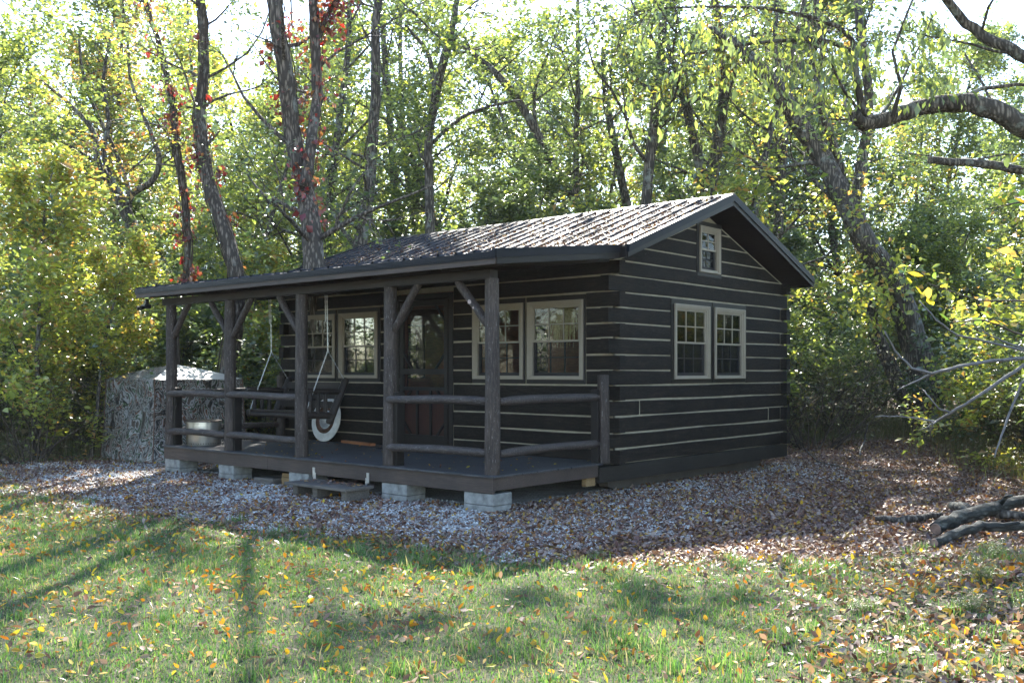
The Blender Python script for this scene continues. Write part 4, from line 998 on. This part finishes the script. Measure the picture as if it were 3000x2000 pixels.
for k, (lab, d, lm, stems, nl, nb) in enumerate(KEY):
    t = Tree(100 + k); r = t.r
    d0_ = d
    for si, stem in enumerate(stems):
        P = [at(x, y, d + .25 * math.sin(i * 1.1 + si * 2 + k) + (0.15 * si)) for i, (x, y, w) in enumerate(stem)]
        Rr = [w * 1.2755 * d / FPX / 2 for (x, y, w) in stem]
        if si == 0 and len(stem) > 5:
            g0 = gz(P[0][0], P[0][1])
            if P[0][2] > g0: P = [np.array([P[0][0] + .1, P[0][1], g0 - .1])] + P; Rr = [Rr[0] * 1.25] + Rr
            else: P[0][2] = g0 - .1
        # resample smoothly
        Q = [P[0]]; RR = [Rr[0]]
        for i in range(len(P) - 1):
            m0 = P[min(i + 2, len(P) - 1)] - P[i]; mA = P[i + 1] - P[max(i - 1, 0)]
            for tt in (.25, .5, .75, 1):
                h00, h10, h01, h11 = 2 * tt ** 3 - 3 * tt ** 2 + 1, tt ** 3 - 2 * tt ** 2 + tt, -2 * tt ** 3 + 3 * tt ** 2, tt ** 3 - tt ** 2
                Q.append(h00 * P[i] + h10 * mA * .5 + h01 * P[i + 1] + h11 * m0 * .5 + r.normal(0, .008, 3)); RR.append(Rr[i] + (Rr[i + 1] - Rr[i]) * tt)
        t.limb(Q, RR, 14 if RR[0] > .12 else 9, .09)
        if k in (1, 2, 3): vine_pts.append((k, Q, RR))
        # continue the stem upwards out of the picture
        top = Q[-1]; dr = Q[-1] - Q[-4]; dr /= np.linalg.norm(dr)
        if stem[-1][1] < 10:
            dr = dr * .6 + np.array([0, 0, .6]); q = top.copy(); PP = [q.copy()]; rr = RR[-1]
            for j in range(6): dr = dr + r.normal(0, .1, 3); dr /= np.linalg.norm(dr); q = q + dr * 1.2; PP.append(q.copy())
            t.limb(PP, [rr * (1 - .13 * j) for j in range(7)], 8, .05)
            for j in range(1, 7):
                for c in range(2):
                    a = r.random() * 6.28; t.grow(PP[j], (math.cos(a), math.sin(a), .5), r.uniform(1.6, 2.8), rr * .4, 2, .1, 1, (4, 3))
        for j in range(nb if si == 0 else max(2, nb // 2)):
            i = int(r.integers(len(Q) // 3, len(Q))); 
            if Q[i][2] < 2.6: continue
            a = r.random() * 6.28
            t.grow(Q[i], (math.cos(a), math.sin(a), r.uniform(.2, .8)), r.uniform(1.4, 2.7), max(.018, RR[i] * .3), 2, .08, 1, (4, 3))
    base = at(*stems[0][0][:2], d); base[2] = float(gz(base[0], base[1])); root = empty('tree', base)
    tag(root, lab, 'tree'); t.build('tree', lm, nl, .13, .09 if d < 24 else .12, 'bark' if d < 28 else 'bark', root=root)
    if k == 11:      # unseen boughs of the near tree, added to dapple the lawn with shade
        t3 = Tree(78); t3.topkeep = 1; r3 = t3.r
        for a_, b_2, z0_, z1_ in (((7.5, 4.5), (-1.0, 3.2), 8.6, 9.6), ((7.5, 5.0), (1.0, 7.8), 9.2, 10.6), ((7.2, 4.2), (3.0, 0.6), 8.0, 8.8), ((7.5, 4.0), (-4.5, 6.4), 9.8, 11.0)):
            P = [np.array([a_[0] + (b_2[0] - a_[0]) * q, a_[1] + (b_2[1] - a_[1]) * q, z0_ + (z1_ - z0_) * q]) + r3.normal(0, .12, 3) for q in np.linspace(0, 1, 8)]
            t3.limb(P, list(np.linspace(.11, .03, 8)), 8, .05)
            for i in range(2, 8):
                for c in range(2): t3.grow(P[i], (r3.normal(0, .8), r3.normal(0, .8), .15), r3.uniform(1.2, 2.4), .025, 2, 0, 1, (4, 3))
        t3.limbs.add(t3.tw.v, t3.tw.f); t3.limbs.build('shade_bough', M['bark'], root, smooth=True)
        V, Fc = t3.crown(15000, .12, .12); link('shade_bough_leaves', V, Fc, M['lf_mixed'], root)
        # drooping sprays of large leaves on its outer twigs
        t2 = Tree(77); r2 = t2.r
        for path in ([(1985, 262, 12), (1960, 118, 11), (1900, 95, 10), (1846, 91, 9), (1770, 95, 8), (1701, 104, 7), (1613, 121, 5), (1540, 130, 3)],
                     [(1975, 240, 13), (1958, 93, 12), (1926, 62, 11), (1860, 38, 10), (1757, 19, 8), (1650, 15, 6), (1540, 18, 4), (1450, 30, 3)],
                     [(2050, 268, 11), (2070, 200, 9), (2050, 120, 7), (2080, 40, 6), (2100, -10, 5)]):
            P = [at(x, y, 14.6) for x, y, w in path]; Rr = [w * 1.2755 * 14.6 / FPX / 2 for x, y, w in path]; t2.limb(P, Rr, 7, .04)
            for i in range(2, len(P)):
                for c in range(5):
                    q = P[i - 1] + (P[i] - P[i - 1]) * r2.random(); t2.grow(q, (r2.normal(0, .6), r2.normal(0, .6), -.25), r2.uniform(.5, 1.2), .008, 1, -.2, 1, (3,))
        t2.limbs.add(t2.tw.v, t2.tw.f); t2.limbs.build('drooping_branch', M['bark'], root, smooth=True)
        V, Fc = t2.crown(1700, .10, .115, 1.0, .42); link('drooping_leaves', V, Fc, M['lf_mixed'], root)
    KEY[k] = root
# vines: thin stems and red leaves clinging to three of the trunks
for k, lab, n, mm_, zmin in ((3, 'red and orange creeper climbing the thick double trunk', 900, 'lf_red', 3.6), (2, 'sparse red creeper and dry vine stems on the slender leaning trunk', 260, 'lf_red', 3.2), (1, 'dry reddish creeper tangled round the thin trunk', 420, 'lf_red', 2.6)):
    rv = np.random.default_rng(60 + k); t = Tree(200 + k); qs = [(Q, RR) for kk, Q, RR in vine_pts if kk == k]
    for s_ in range(9):
        Q, RR = qs[s_ % len(qs)]; a = rv.random() * 6.28; pts = []
        for i in range(len(Q)): a += rv.normal(0, .35); rr = RR[i] * 1.12 + .01; pts.append(Q[i] + np.array([math.cos(a), math.sin(a), 0]) * rr + rv.normal(0, .015, 3))
        t.tw.tube(pts, .009, 4, cap=False)
    for q in range(1200):
        Q, RR = qs[rv.integers(len(qs))]; i = rv.integers(0, len(Q) - 1)
        if Q[i][2] < zmin: continue
        a = rv.random() * 6.28; t.lp.append(Q[i] + (Q[i + 1] - Q[i]) * rv.random() + np.array([math.cos(a), math.sin(a), 0]) * (RR[i] + .03)); t.ld.append(np.array([math.cos(a), math.sin(a), -.6]))
    b0 = qs[0][0][0]; root = empty('creeper', b0); tag(root, lab, 'climbing plant', 'creepers on the trunks')
    t.tw.build('stems', M['twig'], root); t.lp, t.ld = t.lp[:], t.ld[:]
    # bunch the leaves
    ks = rv.choice(len(t.lp), max(12, n // 22)); t.lp = [t.lp[i] for i in ks]; t.ld = [t.ld[i] for i in ks]
    V, Fc = t.crown(n, .16 if k == 3 else .12, .10, .4, .8); link('foliage', V, Fc, M[mm_], root)
# leafy creeper on the big leaning tree
t = Tree(333); rv = t.r
for q in range(26): t.lp.append(at(2050 + rv.normal(0, 26), 640 + rv.normal(0, 45), 23.0)); t.ld.append(np.array([0.3, -1, -.4]))
for q in range(14): t.lp.append(at(1990 + rv.normal(0, 18), 700 + rv.normal(0, 40), 22.9)); t.ld.append(np.array([0.3, -1, -.4]))
root = empty('creeper', at(2050, 660, 23.0)); V, Fc = t.crown(420, .16, .13, .4, .7); link('foliage', V, Fc, M['lf_yellow'], root)
for q in range(5): t.tw.tube([at(2140 + q * 5, 1010, 23), at(2100, 800 + q * 8, 22.95), at(2045 + q * 4, 640, 22.9), at(1990 + q * 6, 560, 22.9)], .01, 4, cap=False)
t.tw.build('stems', M['twig'], root); tag(root, 'yellow and green creeper leaves clinging to the big leaning tree', 'climbing plant', 'creepers on the trunks')

# --- the woods behind: prototypes, then individual copies
C_ = [canopy_proto(1, 15, .17, 2.6, 22, 'lf_green', 10000), canopy_proto(2, 13.5, .13, 2.2, 22, 'lf_mixed', 10000), canopy_proto(3, 16, .15, 3.0, 20, 'lf_yellow', 9000)]
F_ = [canopy_proto(21, 16, .16, 1.8, 26, 'lf_green', 16000, size=.145, top=1), canopy_proto(22, 15, .13, 1.5, 26, 'lf_mixed', 14000, size=.13, top=1), canopy_proto(23, 17, .15, 2.0, 26, 'lf_yellow', 13000, size=.14, top=1)]
U_ = [canopy_proto(4, 7.5, .06, .7, 20, 'lf_green', 11000, .1, .10), canopy_proto(5, 6.0, .05, .4, 18, 'lf_mixed', 10000, .14, .10)]
S_ = [bush_proto(6, 2.6, 9, 'lf_green', 6000), bush_proto(7, 1.9, 10, 'lf_mixed', 5000), bush_proto(8, 2.2, 10, 'lf_dark', 6500, .09)]
DRY = bush_proto(9, 1.5, 14, 'weed', 1400, .05, .12, 'bare_shrub')
def zone(px): return 'at the left' if px < 600 else ('behind the left half of the roof' if px < 1200 else ('behind the right half of the roof' if px < 1750 else 'to the right of the cabin'))
def pos(px, d): p = at(px, 800, d); return p[0], p[1]
rw = random.Random(17)
def colour(px, kind):
    v = rw.random()
    if px < 650: return ('lf_yellow' if v < .4 else ('lf_orange' if v < .47 else 'lf_mixed')) if kind != 'S' else ('lf_green' if v < .35 else ('lf_mixed' if v < .8 else 'lf_dark'))
    if px < 1500: return 'lf_green' if v < .35 else ('lf_mixed' if v < .8 else 'lf_yellow')
    return 'lf_green' if v < .45 else ('lf_dark' if v < .55 else ('lf_mixed' if v < .93 else 'lf_yellow'))
CN = {'lf_green': 'green', 'lf_mixed': 'green and yellow', 'lf_yellow': 'yellow', 'lf_orange': 'orange tinged', 'lf_dark': 'dark green'}
def inside(x, y, m=1.5): return (-9.8 - m < x < .6 + m) and (-1.5 - m < y < 8.6 + m)
cnt = 0
for k in range(62):                              # tall trees
    px = -250 + 2900 * (k + rw.random()) / 62; d = rw.uniform(33, 47)
    if k % 4 == 0: d = rw.uniform(23.5, 28)
    x, y = pos(px, d)
    if inside(x, y, 2.5): d += 5; x, y = pos(px, d)
    lm = colour(px, 'C'); src = (F_ if d > 33 else C_)[k % 3]
    if (rw.random() < .06 and px > 900) or (1700 < px < 2400 and d < 33) or (1990 < px < 2310 and d < 37) or (60 < px < 470 and d < 32): continue
    copy_thing(src, (x, y, float(gz(x, y))), rw.uniform(0, 6.28), rw.uniform(.8, 1.15), lm, 'tall %s tree %s' % (CN[lm], zone(px)), 'tall trees in the woods', 'tree')
for k in range(40):                              # understory
    px = -200 + 2800 * (k + rw.random()) / 40; d = rw.uniform(22, 36)
    x, y = pos(px, d)
    if px < 90: d = rw.uniform(19.5, 30)
    elif px < 480: d = rw.uniform(27, 33)
    x, y = pos(px, d)
    if 1700 < px < 2380: d = max(d, 29); x, y = pos(px, d)
    while inside(x, y, 1.8): d += 1.5; x, y = pos(px, d)
    lm = colour(px, 'U'); sc = rw.uniform(.75, 1.15)
    copy_thing(U_[k % 2], (x, y, float(gz(x, y)) - .1), rw.uniform(0, 6.28), (sc * 1.15, sc * 1.15, sc), lm, 'young %s tree at the woods edge %s' % (CN[lm], zone(px)), 'young trees at the edge of the woods', 'young tree')
# forest edge
ED = [(-15.5, -2.6), (-13.6, -.4), (-12.3, 2.2), (-11.2, 4.6), (-9.5, 8.2), (-6, 11), (-2.6, 14.0), (0.6, 16.6), (2.6, 13.2), (3.9, 10.8), (5.4, 8.6), (7.0, 6.2), (8.2, 3.6)]
def edge_pt(s, off):
    seg = [np.hypot(ED[i + 1][0] - ED[i][0], ED[i + 1][1] - ED[i][1]) for i in range(len(ED) - 1)]; tot = sum(seg); q = s * tot; i = 0
    while i < len(seg) - 1 and q > seg[i]: q -= seg[i]; i += 1
    a, b = np.array(ED[i]), np.array(ED[i + 1]); t = (b - a) / seg[i]; n = np.array([-t[1], t[0]]); return a + t * q + n * off
def pxof(x, y):
    dx, dy = x - CAM[0], y - CAM[1]; z = dx * FW[0] + dy * FW[1]; return (1500 + FPX * (dx * RT[0] + dy * RT[1]) / z) / 1.27551
for k in range(92):
    off = [.5, 1.6, 3.2][k % 3] + rw.uniform(-.4, .5); x, y = edge_pt((k + rw.random()) / 92, off)
    px = pxof(x, y)
    if 1900 < px < 2280: x, y = x + FW[0] * 4.6, y + FW[1] * 4.6
    lm = colour(px, 'S'); sc = rw.uniform(.8, 1.15) * (1.0 if off < 1 or 1820 < px < 2300 else 1.35)
    copy_thing(S_[rw.randrange(3)], (x, y, float(gz(x, y)) - .05), rw.uniform(0, 6.28), (sc, sc, sc * rw.uniform(.85, 1.15)), lm, '%s shrub %s' % (CN[lm], zone(px)), 'shrubs along the edge of the woods', 'shrub')
for k in range(40):
    x, y = edge_pt((k + rw.random()) / 40, rw.uniform(-.5, .3)); px = pxof(x, y)
    if 2020 < px < 2250: continue
    copy_thing(DRY, (x, y, float(gz(x, y)) - .05), rw.uniform(0, 6.28), rw.uniform(.6, 1.1), None, 'brown nearly leafless shrub %s' % zone(px), 'dry shrubs at the foot of the thicket', 'shrub')
# small weeds on the right bank
for k, (wx, wy, sc) in enumerate(((5.75, -.75, .16), (6.0, -.2, .2), (5.55, .35, .15), (6.2, .6, .22), (5.9, -1.5, .12), (4.9, -.2, .1), (5.3, -2.0, .1), (6.3, -1.2, .2), (2.6, -1.4, .07), (-.6, -2.7, .08), (-3.4, -3.1, .07))):
    sc *= .5; copy_thing(S_[k % 2], (wx, wy, float(gz(wx, wy))), k * 1.3, (sc, sc, sc * .8), 'lf_green', 'small leafy green weed growing in the leaves %s' % ('at the right edge' if wx > 4.5 else 'along the front of the gravel'), 'small weeds', 'weed')
# bright yellow saplings at the left
for px, d, s_, lab in ((80, 19.0, 1.02, 'bright yellow sapling nearest the left edge'), (205, 19.5, .74, 'bright yellow sapling below the forking tree on the left'), (350, 22.5, .62, 'small yellow sapling above the hunting blind')):
    x, y = pos(px, d); copy_thing(U_[1], (x, y, float(gz(x, y))), px, (s_ * 1.1, s_ * 1.1, s_ * 1.05), 'lf_yellow', lab, 'yellow saplings at the left', 'sapling')
for px, d, sc in ((1865, 21.5, 1.3), (1905, 24.5, 1.4), (1990, 27.5, 1.3), (60, 18.5, 1.3)):
    x, y = pos(px, d); copy_thing(DRY, (x, y, float(gz(x, y)) - .05), px, sc, None, 'tall tangle of bare twigs %s' % zone(px), 'dry shrubs at the foot of the thicket', 'shrub')

# ------------------------------------------------------------------ woods out of the picture, mirrored in the windows
for k, (x, y, sc) in enumerate(((-11, -13, 1), (-16, -9, .9), (-15, -17, 1.1), (-20, -13, 1), (-8, -19, 1), (-3, -20, 1.1), (10, 10, .9), (12, 13, 1), (9.5, 15, 1), (14, 17, 1.1), (13, 8, .9))):
    copy_thing(C_[k % 3], (x, y, G), k * 1.7, sc, 'lf_green', 'tall green tree across the clearing from the %s' % ('porch' if y < 0 else 'side windows'), 'trees across the clearing', 'tree')
    copy_thing(S_[k % 3], (x + .8, y + .6, G), k * 2.1, 1.6, 'lf_green', 'green shrub across the clearing from the %s' % ('porch' if y < 0 else 'side windows'), 'shrubs across the clearing', 'shrub')
for o in C_ + F_ + U_ + S_ + [DRY]: drop(o)
# far-off woods, one mass
rng = np.random.default_rng(71); n = 60000
dd = rng.uniform(46, 75, n); px = rng.uniform(-400, 2750, n); hh = 16 * rng.random(n) ** 1.7
h_ = FW[None] * dd[:, None] + RT[None] * (dd * (px * 1.27551 - 1500) / FPX)[:, None]; c = np.stack([CAM[0] + h_[:, 0], CAM[1] + h_[:, 1], hh + .8], 1)
t = Tree(9); t.lp = list(c[:]); 
a = rng.normal(0, 1, (n, 3)); a /= np.linalg.norm(a, axis=1)[:, None]; nr = rng.normal(0, .6, (n, 3)) + np.array([0, 0, 1]); b = np.cross(nr, a); b /= np.linalg.norm(b, axis=1)[:, None]
Ls = rng.uniform(.25, .5, (n, 1)); V = np.stack([c, c + a * Ls * .5 + b * Ls * .3, c + a * Ls, c + a * Ls * .5 - b * Ls * .3], 1).reshape(-1, 3)
Fc = (np.array([[0, 2, 1], [0, 3, 2]])[None] + (np.arange(n) * 4)[:, None, None]).reshape(-1, 3)
tag(link('distant_woods', V, Fc, M['lf_mixed']), 'far-off woods seen as one mass between the trunks', 'woods', kind='stuff')
# undergrowth weeds along the edge
rng = np.random.default_rng(73); n = 52000; P = np.array([edge_pt(s, 0) for s in np.linspace(0, .9999, 400)]); i = rng.integers(0, 400, n)
x = P[i, 0] + rng.normal(0, .75, n); y = P[i, 1] + rng.normal(0.2, .75, n)
V, Fc = blades(x, y, gz(x, y), rng.uniform(.12, .6, n) * np.clip(1 - .5 * rng.random(n), .2, 1), rng.uniform(.006, .014, n), rng, .4)
V2, F2 = leaves(x, y, gz(x, y) + rng.random(n) * .55, rng.uniform(.03, .06, n), rng, .9)
tag(link('weeds', np.vstack([V, V2]), np.vstack([Fc, F2 + len(V)]), M['weed']), 'tall dry weeds and grasses at the foot of the thicket', 'weeds', kind='stuff')

# ------------------------------------------------------------------ fallen wood and near branches at the right
def gp(px, py, h=0.0):                           # the ground point seen at (px,py)
    d = (CAM[2] - (G + .03 + h)) * FPX / (py * 1.27551 - Y0); p = at(px, py, d); return p
rq = np.random.default_rng(91)
def fallen(path, rad, lab, name='fallen_limb', m='bark', cut=True, side=()):
    P = [gp(x, y, h) for x, y, h in path]; Q = [P[0]]; Rr = [rad[0]]
    for i in range(len(P) - 1):
        for tt in (.33, .66, 1): Q.append(P[i] + (P[i + 1] - P[i]) * tt + rq.normal(0, .012, 3)); Rr.append(rad[i] + (rad[i + 1] - rad[i]) * tt)
    mb = MB(); mb.tube(Q, Rr, 12, rng=rq, wob=.09)
    for (i, dv, ln, r0) in side:
        q = Q[i]; e = q + np.array(dv) * ln; mb.tube([q, q + (e - q) * .5 + rq.normal(0, .03, 3), e], [r0, r0 * .8, r0 * .5], 7, rng=rq, wob=.1)
    root = empty(name, P[0]); tag(root, lab, 'fallen limb', 'fallen limbs on the bank'); mb.build('wood', M[m], root, smooth=True)
    if cut:
        d0 = (Q[0] - Q[1]); d0 /= np.linalg.norm(d0); MB().tube([Q[0] + d0 * .0, Q[0] + d0 * .012], [Rr[0] * .86, Rr[0] * .8], 12, rng=rq, wob=.12).build('broken_end', M['heart'], root)
    return root
M['heart'] = plain('broken_heartwood', (.2, .13, .10), .8, 0, .4, 18, .8)
M['mossy'] = bark_mat('mossy_bark', (.02, .021, .018), (.045, .046, .038), (.10, .10, .088), 1.0, (1.5, 1.5, 5))
fallen([(2146, 1246, .05), (2200, 1222, .06), (2250, 1210, .07), (2310, 1212, .07), (2420, 1190, .06)], [.045, .05, .05, .048, .04], 'smooth grey fallen limb nearest the lawn on the right bank', m='mossy', side=((6, (.7, .2, .1), .5, .03),))
fallen([(2150, 1214, .07), (2200, 1190, .12), (2262, 1172, .15), (2352, 1148, .16), (2480, 1120, .16)], [.07, .08, .075, .07, .065], 'thick split fallen log with a pale broken end on the right bank', m='mossy', side=((4, (-.5, .5, .5), .22, .05), (7, (.4, -.4, .35), .5, .03)))
fallen([(2184, 1160, .05), (2230, 1168, .09), (2300, 1180, .09), (2400, 1185, .08)], [.05, .052, .05, .04], 'short dark fallen limb lying behind the split log', m='bark')
fallen([(2010, 1190, .03), (2090, 1192, .04), (2160, 1180, .04)], [.03, .045, .03], 'dark rotten stick half buried in leaves left of the fallen log', m='bark', cut=False)
fallen([(2200, 1040, .04), (2290, 1038, .06), (2400, 1030, .08)], [.035, .045, .05], 'dark fallen branch lying at the foot of the thicket on the right', m='bark', cut=False)
fallen([(1905, 968, .10), (1960, 975, .12), (2000, 972, .10)], [.10, .09, .06], 'short rotten log in the undergrowth behind the cabin corner', m='bark')
fallen([(1975, 1046, .02), (1985, 1010, .25), (1992, 975, .6)], [.02, .018, .012], 'thin pale stick standing up out of the leaves', m='pale_branch', cut=False)
fallen([(1835, 1015, .02), (1880, 1060, .03), (1960, 1078, .03), (2030, 1084, .02)], [.012, .015, .014, .008], 'long thin stick lying in the sunlit leaves beside the cabin', m='bark', cut=False)
def nearbranch(paths, d, name, lab, m, cat, lf=None):
    root = empty(name, at(paths[0][0][0], paths[0][0][1], d)); mb = MB()
    for i, path in enumerate(paths):
        P = [at(x, y, d + .15 * math.sin(j + i)) for j, (x, y, w) in enumerate(path)]; Q = [P[0]]; Rr = [path[0][2]]
        for j in range(len(P) - 1):
            for tt in (.33, .66, 1): Q.append(P[j] + (P[j + 1] - P[j]) * tt + rq.normal(0, .004, 3) * (tt < 1)); Rr.append(path[j][2] + (path[j + 1][2] - path[j][2]) * tt)
        mb.tube(Q, [w * 1.2755 * d / FPX / 2 for w in Rr], 7, rng=rq, wob=.05)
    mb.build('branches', M[m], root, smooth=True); tag(root, lab, cat); return root
nearbranch([[(2720, 1560, 26), (2640, 1100, 18), (2520, 860, 13), (2352, 823, 9), (2280, 828, 8), (2200, 842, 8), (2140, 858, 7), (2095, 846, 6), (2055, 805, 5), (2032, 760, 3)],
   [(2140, 858, 6), (2112, 872, 5), (2085, 884, 3), (2062, 893, 2)],
   [(2520, 860, 10), (2352, 838, 9), (2290, 880, 8), (2230, 920, 7), (2184, 948, 7), (2150, 968, 6), (2110, 961, 4), (2060, 955, 3), (2010, 957, 2)],
   [(2184, 948, 5), (2156, 938, 5), (2132, 908, 4), (2120, 895, 2)], [(2150, 968, 4), (2132, 980, 3), (2112, 988, 2)], [(2142, 970, 4), (2138, 990, 3), (2136, 1005, 2)],
   [(2520, 860, 8), (2400, 850, 7), (2345, 880, 6), (2318, 950, 6), (2300, 1000, 5), (2284, 1050, 4)],
   [(2352, 800, 5), (2300, 782, 4), (2270, 768, 3), (2240, 750, 2)], [(2500, 850, 7), (2352, 805, 6), (2200, 770, 5), (2150, 735, 4), (2110, 690, 3)]], 9.0, 'bare_branch', 'leafless pale grey branches arching in low from the right edge', 'pale_branch', 'branch')
NL = [leafmat('near_%s_leaf' % nm, [c], .5, .35, 1.5) for nm, c in (('yellow', (.42, .34, .03)), ('lime', (.28, .33, .05)), ('golden', (.45, .30, .03)), ('green', (.13, .22, .04)))]
def nearleaves(spots, d, size, root):
    Vs, Fs = [], []; n0 = 0
    for (x, y, n, sx, sy) in spots:
        P = np.array([at(x + rq.normal(0, sx), y + rq.normal(0, sy), d + rq.normal(0, .15)) for _ in range(n)])
        V, Fc = leaves(P[:, 0], P[:, 1], P[:, 2], rq.uniform(.7, 1.2, n) * size, rq, .75)
        for q in range(n): link('leaf', V[q * 7:q * 7 + 7], Fc[:6].copy(), NL[rq.integers(len(NL))], root)
rt_ = nearbranch([[(2760, 1700, 24), (2700, 900, 18), (2560, 480, 10), (2400, 400, 6), (2340, 385, 4), (2300, 390, 2)], [(2560, 480, 8), (2420, 440, 5), (2340, 465, 4), (2265, 480, 2)], [(2680, 800, 8), (2450, 640, 5), (2352, 640, 3), (2290, 632, 2)]],
   6.0, 'sapling', 'near sapling with big yellow leaves hanging in at the right edge', 'twig', 'sapling')
nearleaves(((2330, 385, 7, 22, 10), (2335, 450, 8, 25, 12), (2290, 470, 5, 20, 8), (2235, 605, 2, 8, 8), (2292, 636, 1, 2, 2), (2335, 640, 5, 14, 14)), 6.0, .085, rt_)
rt_ = nearbranch([[(2720, 1650, 22), (2640, 1000, 14), (2480, 800, 8), (2350, 770, 5), (2260, 735, 4), (2180, 740, 2)], [(2480, 800, 7), (2380, 690, 5), (2250, 690, 3), (2130, 650, 2)]],
   8.0, 'sapling', 'slender sapling with pale green and yellow leaves low on the right', 'twig', 'sapling')
nearleaves(((2240, 735, 9, 45, 12), (2320, 720, 7, 35, 14), (2200, 745, 6, 30, 10), (2130, 640, 7, 22, 14), (2160, 690, 4, 30, 10)), 8.0, .10, rt_)


# ------------------------------------------------------------------ haze in the woods
hm = bpy.data.materials.new('haze'); hm.use_nodes = True; hm.node_tree.nodes.clear()
ho = hm.node_tree.nodes.new("ShaderNodeOutputMaterial"); hv = hm.node_tree.nodes.new("ShaderNodeVolumePrincipled")
hv.inputs['Color'].default_value = (.90, .95, 1, 1); hv.inputs['Density'].default_value = HAZE; hv.inputs['Anisotropy'].default_value = .3
hm.node_tree.links.new(hv.outputs[0], ho.inputs['Volume'])
tag(MB().box(-190, 190, -190, 190, -1.5, 27).build('haze', hm), kind='stuff')
